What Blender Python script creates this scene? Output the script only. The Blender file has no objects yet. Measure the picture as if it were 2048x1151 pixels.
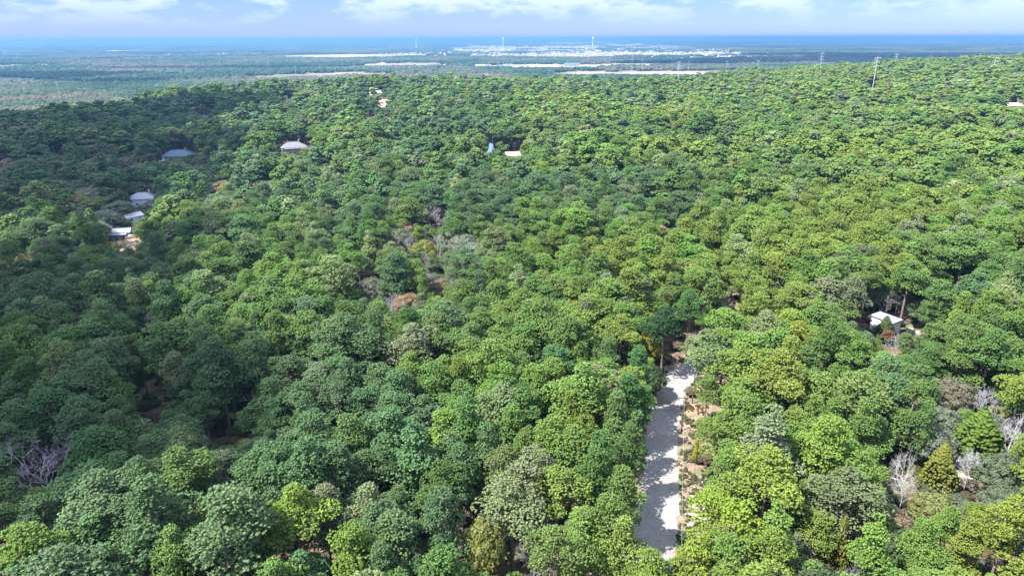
import bpy, math, random
import numpy as np
from mathutils import Vector, Matrix, Euler
from mathutils import noise as mnoise

rng = np.random.default_rng(7)
random.seed(7)
sc = bpy.context.scene
C = sc.collection
R_ = math.radians

# ------------------------------------------------------------------ camera
CAM_Z = 76.0
FPX = 1365.0                      # focal length in pixels of the 2048 px wide photograph
PITCH = 20.08
cd = bpy.data.cameras.new('camera'); cam = bpy.data.objects.new('camera', cd); C.objects.link(cam)
cd.sensor_width = 36.0; cd.lens = 36.0 * FPX / 2048.0
cd.clip_start = 1.0; cd.clip_end = 120000.0
cam.location = (0, 0, CAM_Z)
cam.rotation_euler = (Matrix.Rotation(R_(90 - PITCH), 4, 'X') @ Matrix.Rotation(R_(-0.2), 4, 'Z')).to_euler()
sc.camera = cam
CM = np.array(cam.rotation_euler.to_matrix())

# ------------------------------------------------------------------ light
SUN_EL = 54.0
SHD = np.array([0.88, 0.44]); SHD /= np.linalg.norm(SHD)        # direction in which shadows fall
sun_vec = np.array([-SHD[0]*math.cos(R_(SUN_EL)), -SHD[1]*math.cos(R_(SUN_EL)), math.sin(R_(SUN_EL))])
ld = bpy.data.lights.new('sun', 'SUN'); sun = bpy.data.objects.new('sun', ld); C.objects.link(sun)
ld.energy = 5.0; ld.angle = R_(0.53); ld.color = (1.0, 0.955, 0.88)
sun.rotation_euler = Vector(sun_vec).to_track_quat('Z', 'Y').to_euler()
sun.location = (0, 0, 300)

SKY_TINT = (0.305, 0.395, 0.82)
w = bpy.data.worlds.new('World'); sc.world = w; w.use_nodes = True
nt = w.node_tree; nt.nodes.clear()
def N(nt, t, **k):
    n = nt.nodes.new(t)
    for a, b in k.items(): setattr(n, a, b)
    return n
sky = N(nt, 'ShaderNodeTexSky'); sky.sky_type = 'NISHITA'; sky.sun_disc = False
sky.sun_elevation = R_(SUN_EL)
sky.sun_rotation = math.atan2(sun_vec[0], sun_vec[1])
sky.altitude = 100; sky.air_density = 1.0; sky.dust_density = 0.2; sky.ozone_density = 3.0
bg = N(nt, 'ShaderNodeBackground'); bg.inputs['Strength'].default_value = 0.07
out = N(nt, 'ShaderNodeOutputWorld')
tc = N(nt, 'ShaderNodeTexCoord'); sep = N(nt, 'ShaderNodeSeparateXYZ'); nt.links.new(tc.outputs['Generated'], sep.inputs[0])
def M(nt, op, a, b=None, c=None, clamp=False):
    n = N(nt, 'ShaderNodeMath', operation=op, use_clamp=clamp)
    for i, v in enumerate((a, b, c)):
        if v is None: continue
        if isinstance(v, (int, float)): n.inputs[i].default_value = v
        else: nt.links.new(v, n.inputs[i])
    return n.outputs[0]
comb = N(nt, 'ShaderNodeVectorMath', operation='MULTIPLY'); comb.inputs[1].default_value = (1, 1, 3.4); nt.links.new(tc.outputs['Generated'], comb.inputs[0])
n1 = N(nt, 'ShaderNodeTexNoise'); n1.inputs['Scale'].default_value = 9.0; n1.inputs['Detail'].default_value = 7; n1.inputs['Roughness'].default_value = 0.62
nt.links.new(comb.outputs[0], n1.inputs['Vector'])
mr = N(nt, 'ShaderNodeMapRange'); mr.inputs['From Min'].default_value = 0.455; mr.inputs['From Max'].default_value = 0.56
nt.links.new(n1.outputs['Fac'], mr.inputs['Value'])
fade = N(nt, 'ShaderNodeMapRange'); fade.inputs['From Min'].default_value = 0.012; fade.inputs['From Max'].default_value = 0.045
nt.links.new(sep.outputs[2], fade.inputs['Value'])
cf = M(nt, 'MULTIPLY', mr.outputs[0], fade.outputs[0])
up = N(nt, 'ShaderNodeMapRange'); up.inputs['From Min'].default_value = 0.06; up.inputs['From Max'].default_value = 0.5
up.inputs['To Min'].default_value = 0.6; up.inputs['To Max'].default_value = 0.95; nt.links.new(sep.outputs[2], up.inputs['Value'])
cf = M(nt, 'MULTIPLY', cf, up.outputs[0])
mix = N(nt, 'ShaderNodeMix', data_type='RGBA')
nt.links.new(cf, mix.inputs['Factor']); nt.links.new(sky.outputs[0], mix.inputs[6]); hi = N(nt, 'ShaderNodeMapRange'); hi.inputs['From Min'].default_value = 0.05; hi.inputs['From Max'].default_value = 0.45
hi.inputs['To Min'].default_value = 1.0; hi.inputs['To Max'].default_value = 3.6; nt.links.new(sep.outputs[2], hi.inputs['Value'])  # clouds made brighter towards the zenith, an added boost for the fill light
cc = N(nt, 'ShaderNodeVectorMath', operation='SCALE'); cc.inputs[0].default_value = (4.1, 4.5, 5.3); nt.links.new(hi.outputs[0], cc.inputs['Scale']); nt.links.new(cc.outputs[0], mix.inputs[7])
tn = N(nt, 'ShaderNodeVectorMath', operation='MULTIPLY'); tn.inputs[1].default_value = SKY_TINT
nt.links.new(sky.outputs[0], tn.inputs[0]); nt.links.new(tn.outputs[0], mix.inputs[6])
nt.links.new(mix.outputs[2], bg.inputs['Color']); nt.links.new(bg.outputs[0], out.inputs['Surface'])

sc.view_settings.view_transform = 'Standard'; sc.view_settings.look = 'None'
sc.view_settings.gamma = 1.0; sc.view_settings.use_curve_mapping = False
sc.view_settings.exposure = 1.95
sc.render.engine = 'CYCLES'
sc.cycles.max_bounces = 6; sc.cycles.diffuse_bounces = 3; sc.cycles.transparent_max_bounces = 8
sc.cycles.volume_bounces = 0; sc.cycles.use_denoising = True
sc.cycles.caustics_reflective = False; sc.cycles.caustics_refractive = False

# ------------------------------------------------------------------ rays, terrain
def ray(px, py):
    v = CM @ np.array([(px - 1024)/FPX, (575.5 - py)/FPX, -1.0]); return v/np.linalg.norm(v)
def project(P):                                   # world points -> photo pixels (2048 wide) and depth
    q = (np.asarray(P, float) - np.array([0, 0, CAM_Z])) @ CM
    d = -q[..., 2]
    return 1024 + q[..., 0]/d*FPX, 575.5 - q[..., 1]/d*FPX, d
RAD = np.array([0, 120, 200, 300, 400, 500, 600, 700, 850, 1000, 1200, 1400, 1700, 2000, 2500, 1e5])
AZ = np.radians([-60, -37, -20, -7, 0, 13, 26, 37, 60])
TZ = np.array([
 [0, 0, -4, -8, -10, -8, -5, -3, -14, -30, -40, -42, -42, -42, -42, -42],
 [0, 0, -4, -8, -10, -8, -5, -3, -14, -30, -40, -42, -42, -42, -42, -42],
 [0, 0, -2, -4, -6, -4, 1, 6, 10, 0, -24, -38, -42, -42, -42, -42],
 [0, 0, 0, 0, 0, 0, 2, 6, 10, 4, -18, -36, -42, -42, -42, -42],
 [0, 0, 0, 1, 1, 1, 3, 6, 8, 2, -18, -36, -42, -42, -42, -42],
 [0, 0, 1, 3, 3, 2, 2, 2, 2, 1, -4, -18, -36, -42, -42, -42],
 [0, 0, 2, 4, 5, 5, 7, 8, 10, 13, 17, 11, -12, -34, -42, -42],
 [0, 0, 3, 5, 7, 8, 10, 13, 16, 21, 27, 29, 17, -12, -40, -42],
 [0, 0, 3, 5, 7, 8, 10, 13, 16, 21, 27, 29, 17, -12, -40, -42]], float)
_rg = np.linspace(0, 2600, 521); _ag = np.radians(np.linspace(-60, 60, 121))
_T = np.array([np.interp(_rg, RAD, row) for row in TZ])
_T = np.array([np.interp(_ag, AZ, _T[:, j]) for j in range(len(_rg))]).T      # [az, r]
def _smooth(a, n, ax):
    k = np.hanning(2*n+1); k /= k.sum()
    pad = [(0, 0), (0, 0)]; pad[ax] = (n, n)
    b = np.pad(a, pad, mode='edge')
    return np.apply_along_axis(lambda m: np.convolve(m, k, 'valid'), ax, b)
_T = _smooth(_smooth(_T, 12, 1), 8, 0)
def tz(x, y):
    x = np.asarray(x, float); y = np.asarray(y, float)
    r = np.hypot(x, y); a = np.clip(np.arctan2(x, y), -1.0471, 1.0471)
    ri = np.clip(r/5.0, 0, 519.999); ai = (a - _ag[0])/(_ag[1]-_ag[0]); ai = np.clip(ai, 0, 119.999)
    r0 = ri.astype(int); a0 = ai.astype(int); fr = ri - r0; fa = ai - a0
    z = (_T[a0, r0]*(1-fr)*(1-fa) + _T[a0+1, r0]*fa*(1-fr) + _T[a0, r0+1]*fr*(1-fa) + _T[a0+1, r0+1]*fa*fr)
    und = np.clip((r-120)/250, 0, 1)*np.clip((2600-r)/600, 0, 1)
    z = z + und*(2.2*np.sin(x*0.021+1.3)*np.cos(y*0.017+0.4) + 1.5*np.sin(x*0.043+y*0.031))
    # shallow gully running from the lower left up to the valley
    return z
def G(px, py, h=0.0):                             # where the line of sight through a pixel meets the ground (plus h)
    v = ray(px, py); t = np.concatenate([np.arange(40, 3000, 2.0), np.geomspace(3000, 60000, 400)])
    P = np.array([0, 0, CAM_Z]) + t[:, None]*v
    d = P[:, 2] - (tz(P[:, 0], P[:, 1]) + h)
    i = np.argmax(d < 0)
    if d[i] >= 0: i = len(t)-1
    return P[i, 0], P[i, 1]
def GP(px, py, h=0.0):
    x, y = G(px, py, h); return Vector((x, y, float(tz(x, y))))

# ------------------------------------------------------------------ mesh helpers
def mesh_np(name, V, F, mats, shade=None, mi=None, smooth=False):
    """V (n,3); F (m,3) or list of faces"""
    me = bpy.data.meshes.new(name)
    if isinstance(F, np.ndarray):
        k = F.shape[1]
        me.vertices.add(len(V)); me.vertices.foreach_set('co', np.ascontiguousarray(V, dtype=np.float32).ravel())
        me.loops.add(F.size); me.loops.foreach_set('vertex_index', np.ascontiguousarray(F, dtype=np.int32).ravel())
        me.polygons.add(len(F)); me.polygons.foreach_set('loop_start', np.arange(0, F.size, k, dtype=np.int32))
        me.update(calc_edges=True)
    else:
        me.from_pydata([tuple(v) for v in V], [], F)
    for m in mats: me.materials.append(m)
    if mi is not None: me.polygons.foreach_set('material_index', np.asarray(mi, dtype=np.int32))
    if shade is not None:
        at = me.attributes.new('shade', 'FLOAT', 'POINT'); at.data.foreach_set('value', np.asarray(shade, dtype=np.float32))
    if smooth: me.polygons.foreach_set('use_smooth', np.ones(len(me.polygons), bool))
    me.update(); return me
def link(name, me, parent=None, loc=None):
    o = bpy.data.objects.new(name, me); C.objects.link(o)
    if parent is not None: o.parent = parent
    if loc is not None: o.location = loc
    return o
def tag(o, label=None, cat=None, group=None, kind=None):
    if label: o['label'] = label
    if cat: o['category'] = cat
    if group: o['group'] = group
    if kind: o['kind'] = kind
    return o
def empty(name, loc, rz=0, s=1):
    o = bpy.data.objects.new(name, None); C.objects.link(o); o.empty_display_size = 1
    o.location = loc; o.rotation_euler = (0, 0, rz); o.scale = (s, s, s) if isinstance(s, (int, float)) else s
    return o
class MB:                                         # collects boxes, prisms and tubes into ONE mesh
    def __init__(s): s.v = []; s.f = []
    def add(s, v, f):
        b = len(s.v); s.v += [tuple(p) for p in v]; s.f += [tuple(b+i for i in q) for q in f]; return s
    def box(s, x0, x1, y0, y1, z0, z1):
        return s.add([(x0,y0,z0),(x1,y0,z0),(x1,y1,z0),(x0,y1,z0),(x0,y0,z1),(x1,y0,z1),(x1,y1,z1),(x0,y1,z1)],
                     [(0,3,2,1),(4,5,6,7),(0,1,5,4),(1,2,6,5),(2,3,7,6),(3,0,4,7)])
    def tube(s, p, q, r0, r1, n=5, cap=True):
        p = Vector(p); q = Vector(q); d = (q-p)
        if d.length < 1e-6: return s
        d.normalize(); a = d.orthogonal().normalized(); b = d.cross(a)
        v = []
        for c, r in ((p, r0), (q, r1)):
            for i in range(n):
                t = 2*math.pi*i/n; v.append(c + a*(r*math.cos(t)) + b*(r*math.sin(t)))
        f = [(i, (i+1) % n, n+(i+1) % n, n+i) for i in range(n)]
        if cap: f += [tuple(range(n))[::-1], tuple(range(n, 2*n))]
        return s.add(v, f)
    def build(s, name, mat, parent=None, loc=None):
        me = bpy.data.meshes.new(name); me.from_pydata(s.v, [], s.f); me.materials.append(mat); me.update()
        return link(name, me, parent, loc)

# ------------------------------------------------------------------ materials
def newmat(name):
    m = bpy.data.materials.new(name); m.use_nodes = True; t = m.node_tree; t.nodes.clear()
    o = N(t, 'ShaderNodeOutputMaterial'); return m, t, o
def simple(name, col, rough=0.7, var=0.15, scale=2.0, metal=0.0, spec=0.3):
    m, t, o = newmat(name); b = N(t, 'ShaderNodeBsdfPrincipled')
    b.inputs['Roughness'].default_value = rough; b.inputs['Metallic'].default_value = metal
    b.inputs['Specular IOR Level'].default_value = spec
    g = N(t, 'ShaderNodeTexCoord'); n = N(t, 'ShaderNodeTexNoise'); n.inputs['Scale'].default_value = scale; n.inputs['Detail'].default_value = 4
    t.links.new(g.outputs['Object'], n.inputs['Vector'])
    r = N(t, 'ShaderNodeMapRange'); r.inputs['To Min'].default_value = 1-var*1.6; r.inputs['To Max'].default_value = 1+var*1.6
    t.links.new(n.outputs['Fac'], r.inputs['Value'])
    mx = N(t, 'ShaderNodeVectorMath', operation='SCALE'); mx.inputs[0].default_value = col[:3]; t.links.new(r.outputs[0], mx.inputs['Scale'])
    t.links.new(mx.outputs[0], b.inputs['Base Color']); t.links.new(b.outputs[0], o.inputs[0]); return m
def foliage(name, trans=0.55, gain=1.0):
    m, t, o = newmat(name)
    a = N(t, 'ShaderNodeAttribute', attribute_type='INSTANCER', attribute_name='tint')
    s = N(t, 'ShaderNodeAttribute', attribute_type='GEOMETRY', attribute_name='shade')
    mx = N(t, 'ShaderNodeVectorMath', operation='SCALE'); t.links.new(a.outputs['Vector'], mx.inputs[0])
    sc_ = M(t, 'MULTIPLY', s.outputs['Fac'], gain); t.links.new(sc_, mx.inputs['Scale'])
    b = N(t, 'ShaderNodeBsdfPrincipled'); b.inputs['Roughness'].default_value = 0.65; b.inputs['Specular IOR Level'].default_value = 0.25
    t.links.new(mx.outputs[0], b.inputs['Base Color'])
    tr = N(t, 'ShaderNodeBsdfTranslucent'); t.links.new(mx.outputs[0], tr.inputs['Color'])
    ms = N(t, 'ShaderNodeMixShader'); ms.inputs[0].default_value = trans
    t.links.new(b.outputs[0], ms.inputs[1]); t.links.new(tr.outputs[0], ms.inputs[2]); t.links.new(ms.outputs[0], o.inputs[0])
    return m
MAT = dict(
 pine=foliage('pine_needles'), leaf=foliage('broad_leaves'), twig=foliage('bare_twigs', 0.0),
 bark=simple('bark', (0.13, 0.10, 0.085), 0.9, 0.3, 3),
 deadwood=simple('dead_wood', (0.42, 0.40, 0.39), 0.8, 0.15, 2),
)

# ------------------------------------------------------------------ tree shapes
_ph = (1+5**.5)/2
ICO_V = np.array([(-1,_ph,0),(1,_ph,0),(-1,-_ph,0),(1,-_ph,0),(0,-1,_ph),(0,1,_ph),(0,-1,-_ph),(0,1,-_ph),(_ph,0,-1),(_ph,0,1),(-_ph,0,-1),(-_ph,0,1)], float)
ICO_V /= np.linalg.norm(ICO_V[0])
ICO_F = np.array([(0,11,5),(0,5,1),(0,1,7),(0,7,10),(0,10,11),(1,5,9),(5,11,4),(11,10,2),(10,7,6),(7,1,8),(3,9,4),(3,4,2),(3,2,6),(3,6,8),(3,8,9),(4,9,5),(2,4,11),(6,2,10),(8,6,7),(9,8,1)])
def rots(n, g):
    q = g.normal(size=(n, 4)); q /= np.linalg.norm(q, axis=1)[:, None]; a, b, c, d = q.T
    return np.stack([np.stack([1-2*(c*c+d*d), 2*(b*c-a*d), 2*(b*d+a*c)], -1), np.stack([2*(b*c+a*d), 1-2*(b*b+d*d), 2*(c*d-a*b)], -1), np.stack([2*(b*d-a*c), 2*(c*d+a*b), 1-2*(b*b+c*c)], -1)], 1)
def puffs(cs, rs, g, jit=0.3, flat=0.8, sv=0.12):
    """spiky 20-sided needle tufts at the points cs"""
    n = len(cs); Rm = rots(n, g)
    v = ICO_V[None]*(1+g.uniform(-jit, jit, (n, 12, 1)))
    v = np.einsum('nij,nkj->nki', Rm, v); v[:, :, 2] *= flat
    v = v*np.asarray(rs)[:, None, None] + cs[:, None]
    f = ICO_F[None] + (np.arange(n)*12)[:, None, None]
    sh = np.repeat(1+g.normal(0, sv, n), 12)
    return v.reshape(-1, 3), f.reshape(-1, 3), sh
def blades(cs, ns, L, W, g, sv=0.15):
    """single triangles (leaves, needle sprays) at cs facing roughly ns"""
    n = len(cs); a = g.normal(size=(n, 3)); a -= (a*ns).sum(1)[:, None]*ns; a /= np.linalg.norm(a, axis=1)[:, None]
    b = np.cross(ns, a); L = L*g.uniform(.6, 1.4, (n, 1)); W = W*g.uniform(.6, 1.4, (n, 1))
    v = np.stack([cs - b*W*.5, cs + b*W*.5, cs + a*L], 1).reshape(-1, 3)
    f = np.arange(3*n).reshape(-1, 3); sh = np.repeat(1+g.normal(0, sv, n), 3)
    return v, f, sh
def merge(parts):
    V = []; F = []; S = []; I = []; b = 0
    for (v, f, s, mi) in parts:
        V.append(v); F.append(f+b); S.append(s if s is not None else np.ones(len(v))); I.append(np.full(len(f), mi)); b += len(v)
    return np.concatenate(V), np.concatenate(F), np.concatenate(S), np.concatenate(I)
def tubes(segs, n=4):
    """segs: list of (p, q, r0, r1) -> triangles"""
    V = []; F = []; b = 0
    for p, q, r0, r1 in segs:
        p = np.asarray(p, float); q = np.asarray(q, float); d = q-p; L = np.linalg.norm(d)
        if L < 1e-5: continue
        d /= L; a = np.cross(d, (0, 0, 1) if abs(d[2]) < .9 else (1, 0, 0)); a /= np.linalg.norm(a); c = np.cross(d, a)
        t = np.arange(n)*2*math.pi/n; ring = np.cos(t)[:, None]*a + np.sin(t)[:, None]*c
        V.append(p+ring*r0); V.append(q+ring*r1)
        i = np.arange(n); j = (i+1) % n
        F.append(np.stack([i, j, n+j], 1)+b); F.append(np.stack([i, n+j, n+i], 1)+b); b += 2*n
    return np.concatenate(V), np.concatenate(F)

def pine_shape(seed, lod, form='round'):
    """unit: 18 m tall loblolly pine, crown radius about 4 m; crown of rounded clumps of needle tufts"""
    g = np.random.default_rng(seed); H = 18.0; R = 3.9
    base = {'round': .54, 'open': .42, 'cone': .30}[form]
    nl = {0: 26, 1: 19, 2: 12}[lod] + {'round': 0, 'open': 4, 'cone': 8}[form]//(lod+1)
    npf = {0: 84, 1: 34, 2: 9}[lod]; pr = {0: .135, 1: .30, 2: .64}[lod]
    cs = []; rs = []; segs = []; lean = g.normal(0, .45, 2); squash = g.uniform(.74, 1.32)
    def axis(z): return np.array([lean[0]*(z/H)**2, lean[1]*(z/H)**2, z])
    ga = g.uniform(0, 6.28); lobes = []; lobe_n = []
    for i in range(nl):
        t = (i+.5)/nl
        ga += 2.39996+g.normal(0, .4)
        if form == 'cone': prof = 1-t*.95
        else: prof = math.cos(max(0, t-.18)/.82*math.pi/2)**.6*(.8+.2*min(1, t/.18))
        rad = max(0, R*prof*g.uniform(.45, 1.18) - .8)
        d = np.array([math.cos(ga)*squash, math.sin(ga)/squash]); z0 = H*(base+(.94-base)*t) + g.normal(0, .75)
        lr = g.uniform(.75, 1.95)*(1-.2*t); c = axis(z0)+np.array([d[0]*rad, d[1]*rad, 0]); lobes.append((c, lr))
        segs.append((axis(z0-1.2), c, .10, .035))
    for c, lr in lobes:
        m = max(2, int(npf*lr*lr/1.6)); th = g.uniform(0, 6.283, m); cz = 1-g.uniform(0, 1.25, m); sz = np.sqrt(1-np.clip(cz, -1, 1)**2)
        rr_ = lr*g.uniform(.78, 1.16, m); lobe_n.append((m, 1+g.normal(0, .07)))
        cs.append(c+np.stack([np.cos(th)*sz*rr_, np.sin(th)*sz*rr_, cz*rr_*.72], 1)); rs.append(pr*g.uniform(.7, 1.3, m))
    cs = np.concatenate(cs); rs = np.concatenate(rs)
    v, f, s = puffs(cs, rs, g, .36 if lod < 2 else .28, .85, .11)
    s = s*np.repeat(np.concatenate([np.full(k_, w_) for k_, w_ in lobe_n]), 12)*{0: 1.24, 1: 1.12, 2: 1.0}[lod]  # finer shapes get a lighter colour to make up for their self-shadowing
    parts = [(v, f, s, 0)]
    if lod == 0:                                   # loose needle sprays round each tuft
        i = np.repeat(np.arange(len(cs)), 3)
        nrm = g.normal(size=(len(i), 3)); nrm[:, 2] = np.abs(nrm[:, 2])+.3; nrm /= np.linalg.norm(nrm, axis=1)[:, None]
        c2 = cs[i] + nrm*(rs[i]*.8)[:, None]; tn = np.cross(nrm, g.normal(size=nrm.shape)); tn /= np.linalg.norm(tn, axis=1)[:, None]
        parts.append((*blades(c2, tn, .32, .12, g), 0))
    V, F, S, I = merge(parts)
    wood = [(axis(0), axis(H*.35), .24, .19), (axis(H*.35), axis(H*.7), .19, .12), (axis(H*.7), axis(H*.95), .12, .04)]
    if lod < 2:
        wood += segs
        for k in range(5):
            z = H*g.uniform(.2, base); a = g.uniform(0, 6.28); L = g.uniform(.6, 2.2)
            wood.append((axis(z), axis(z)+np.array([math.cos(a)*L, math.sin(a)*L, .1*L]), .05, .02))
    WV, WF = tubes(wood, 5 if lod == 0 else 3)
    return (V, F, S), (WV, WF)

def oak_shape(seed, lod):
    """unit: 10 m tall broad oak / elm, crown radius 4.2 m, fine leaves"""
    g = np.random.default_rng(seed); H = 10.0; R = 4.2
    nl = {0: 34, 1: 22, 2: 12}[lod]; k = {0: 130, 1: 46, 2: 9}[lod]; L = {0: .34, 1: .62, 2: 1.1}[lod]
    i = np.arange(nl)+.5; ph = np.arccos(1-1.25*i/nl); th = 2.39996*i+g.uniform(0, 6)
    rr = g.uniform(.7, 1.02, nl)
    c = np.stack([np.cos(th)*np.sin(ph)*R*.78*rr, np.sin(th)*np.sin(ph)*R*.78*rr, H*.5+np.cos(ph)*H*.36*rr], 1)
    lr = g.uniform(.9, 1.5, nl)
    idx = np.repeat(np.arange(nl), k); d = g.normal(size=(len(idx), 3)); d /= np.linalg.norm(d, axis=1)[:, None]
    d[:, 2] = np.where(g.uniform(size=len(idx)) < .6, np.abs(d[:, 2]), d[:, 2])
    p = c[idx] + d*(lr[idx]*g.uniform(.75, 1.1, len(idx)))[:, None]*[1, 1, .8]
    nn = d + g.normal(0, .45, d.shape); nn /= np.linalg.norm(nn, axis=1)[:, None]
    v, f, s = blades(p, nn, L, L*.9, g, .12)
    s = s*np.repeat(np.repeat(1+g.normal(0, .08, nl), k), 3)
    # inner masses keep the crown dense
    v3, f3, s3 = puffs(c, lr*(.78 if lod < 2 else 1.05), g, .22 if lod < 2 else .3, .8, .12)
    V, F, S, I = merge([(v, f, s, 0), (v3, f3, s3*.85, 0)])
    wood = [((0, 0, 0), (0, 0, H*.3), .25, .2)]
    if lod < 2:
        for q in range(0, nl, 2): wood.append(((0, 0, H*.28), tuple(c[q]), .1, .03))
    else: wood.append(((0, 0, H*.3), (0, 0, H*.6), .2, .08))
    WV, WF = tubes(wood, 4 if lod == 0 else 3)
    return (V, F, S), (WV, WF)

def juniper_shape(seed, lod):
    g = np.random.default_rng(seed); H = 9.0; R = 2.3
    n = {0: 1300, 1: 300, 2: 50}[lod]; pr = {0: .19, 1: .42, 2: .9}[lod]
    t = g.uniform(0, 1, n)**.8; a = g.uniform(0, 6.283, n)
    rad = R*(1-t**1.6)*g.uniform(.72, 1.05, n)+.1
    lump = 1+.18*np.sin(a*3+t*9)
    cs = np.stack([np.cos(a)*rad*lump, np.sin(a)*rad*lump, .8+t*(H-1)+g.normal(0, .15, n)], 1)
    v, f, s = puffs(cs, pr*g.uniform(.7, 1.3, n), g, .4, 1.1, .14)
    WV, WF = tubes([((0, 0, 0), (0, 0, H*.8), .18, .05)], 4)
    return (v, f, s), (WV, WF)

def bare_shape(seed, lod, H=12.0, spread=1.0, big=False):
    """leafless tree: trunk, limbs, branches and fine twigs; wood only"""
    g = np.random.default_rng(seed); segs = []
    def grow(p, d, L, r, lev, mx):
        n = 2 if lev < mx else 1
        q = p
        for s in range(n):
            dd = d + g.normal(0, .13, 3); dd /= np.linalg.norm(dd); q2 = q + dd*L/n
            segs.append((q, q2, r*(1-.35*s/n), r*(1-.35*(s+1)/n))); q = q2; d = dd
        if lev >= mx: return
        k = int(g.integers(3, 5)) if lev else (7 if big else 5)
        for j in range(k):
            a = g.uniform(0, 6.28); ax = np.cross(d, [math.cos(a), math.sin(a), .3]); ax /= np.linalg.norm(ax)
            th = g.uniform(.35, .95)*spread
            nd = d*math.cos(th) + ax*math.sin(th); nd[2] += .12; nd /= np.linalg.norm(nd)
            f = 1 if j else 0
            st = q if (j == 0 or lev) else p + (q-p)*g.uniform(.55, 1)
            grow(st, nd, L*g.uniform(.55, .8), r*g.uniform(.42, .6), lev+1, mx)
    mx = {0: 5, 1: 4, 2: 3}[lod]
    k = {0: .26, 1: .42, 2: .9}[lod]
    grow(np.zeros(3), np.array([0, 0, 1.]), H*.36, .17 if not big else .30, 0, mx)
    segs = [(p, q, max(a, .028*k/.55), max(b, .02*k/.55)) for p, q, a, b in segs]
    V, F = tubes(segs, 3)
    return V, F

# ------------------------------------------------------------------ clearings seen in the photograph, as places on the ground
FIELDS = []                                      # (cx, cy, half width, half depth) of open ground on the plain
def field(px0, px1, py0, py1):
    a = GP(px0, (py0+py1)/2); b = GP(px1, (py0+py1)/2); n = GP((px0+px1)/2, py1); f = GP((px0+px1)/2, py0)
    FIELDS.append(((a.x+b.x)/2, (n.y+f.y)/2, abs(b.x-a.x)/2, abs(f.y-n.y)/2))
for q in ((550, 835, 110, 119), (935, 1230, 129, 139), (1180, 1500, 126, 135), (1230, 1445, 143, 150), (840, 1050, 100, 105), (1120, 1500, 107, 112),
          (0, 40, 124, 130), (1440, 1640, 82, 86), (1200, 1420, 95, 99), (300, 420, 111, 113), (1650, 1980, 84, 87), (1080, 1330, 85, 88), (880, 895, 128, 142)):
    field(*q)
TOWN = []
for (a, b, c, d) in ((860, 1540, 87, 112), (1130, 1560, 103, 119), (330, 560, 108, 116), (760, 1150, 105, 116)):
    n = GP((a+b)/2, d); f = GP((a+b)/2, c); l = GP(a, (c+d)/2); r_ = GP(b, (c+d)/2)
    TOWN.append(((l.x+r_.x)/2, (n.y+f.y)/2, abs(r_.x-l.x)/2, abs(f.y-n.y)/2))
def in_ell(x, y, E, grow=1.0):
    m = np.zeros(np.shape(x), bool)
    for (cx_, cy_, a, b) in E: m |= ((x-cx_)/(a*grow))**2 + ((y-cy_)/(b*grow))**2 < 1
    return m

# ------------------------------------------------------------------ ground: one sheet to the horizon
az = np.concatenate([np.linspace(-180, -62, 30), np.linspace(-60, 60, 241), np.linspace(62, 178, 30)]); az = np.radians(az)
rr = np.concatenate([np.arange(4, 240, 4.), np.arange(240, 700, 10.), np.arange(700, 2700, 30.), np.geomspace(2700, 56000, 70)])
A, Rr = np.meshgrid(az, rr, indexing='ij'); X = Rr*np.sin(A); Y = Rr*np.cos(A); Z = tz(X, Y)
far = np.clip((Rr-3000)/6000, 0, 1)
Z = Z + far*(11*np.sin(X*.0011+1)*np.cos(Y*.0007) + 10*np.sin(X*.0004-Y*.0009))
na, nr = A.shape
V = np.stack([X, Y, Z], -1).reshape(-1, 3); V = np.vstack([V, [[0, 0, 0]]])
i, j = np.meshgrid(np.arange(na), np.arange(nr-1), indexing='ij'); i2 = (i+1) % na
F1 = np.stack([i*nr+j, i*nr+j+1, i2*nr+j+1], -1).reshape(-1, 3); F2 = np.stack([i*nr+j, i2*nr+j+1, i2*nr+j], -1).reshape(-1, 3)
ii = np.arange(na); F3 = np.stack([np.full(na, len(V)-1), ii*nr, ((ii+1) % na)*nr], 1)
F = np.vstack([F1, F2, F3])[:, ::-1]
# how open each spot is (fields, soil banks), kept with the mesh
soil = in_ell(V[:, 0], V[:, 1], FIELDS).astype(float)
town = in_ell(V[:, 0], V[:, 1], TOWN).astype(float)
m, t, o = newmat('ground')
g = N(t, 'ShaderNodeNewGeometry')
def noise(t, vec, scale, det=4, rough=.55):
    n = N(t, 'ShaderNodeTexNoise'); n.inputs['Scale'].default_value = scale; n.inputs['Detail'].default_value = det; n.inputs['Roughness'].default_value = rough
    t.links.new(vec, n.inputs['Vector']); return n.outputs['Fac']
def ramp(t, fac, stops):
    r = N(t, 'ShaderNodeValToRGB'); e = r.color_ramp.elements
    e[0].position, e[0].color = stops[0][0], (*stops[0][1], 1); e[1].position, e[1].color = stops[-1][0], (*stops[-1][1], 1)
    for p, c in stops[1:-1]:
        q = e.new(p); q.color = (*c, 1)
    t.links.new(fac, r.inputs[0]); return r.outputs[0]
def mixc(t, f, a, b):
    n = N(t, 'ShaderNodeMix', data_type='RGBA')
    for s, v in ((0, f), (6, a), (7, b)):
        if isinstance(v, (int, float)): n.inputs[s].default_value = v
        elif isinstance(v, tuple): n.inputs[s].default_value = (*v, 1)
        else: t.links.new(v, n.inputs[s])
    return n.outputs[2]
P = g.outputs['Position']
near_c = ramp(t, noise(t, P, .35, 6, .7), [(.3, (.045, .035, .025)), (.5, (.10, .07, .05)), (.62, (.16, .115, .085)), (.75, (.09, .095, .04))])
grass = noise(t, P, .09, 5, .6)
near_c = mixc(t, ramp(t, grass, [(.48, (0, 0, 0)), (.62, (.8, .8, .8))]), near_c, (.10, .12, .05))
far_c = ramp(t, noise(t, P, .0022, 8, .68), [(.34, (.05, .075, .045)), (.44, (.10, .115, .07)), (.52, (.19, .17, .13)), (.62, (.30, .26, .21))])
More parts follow.
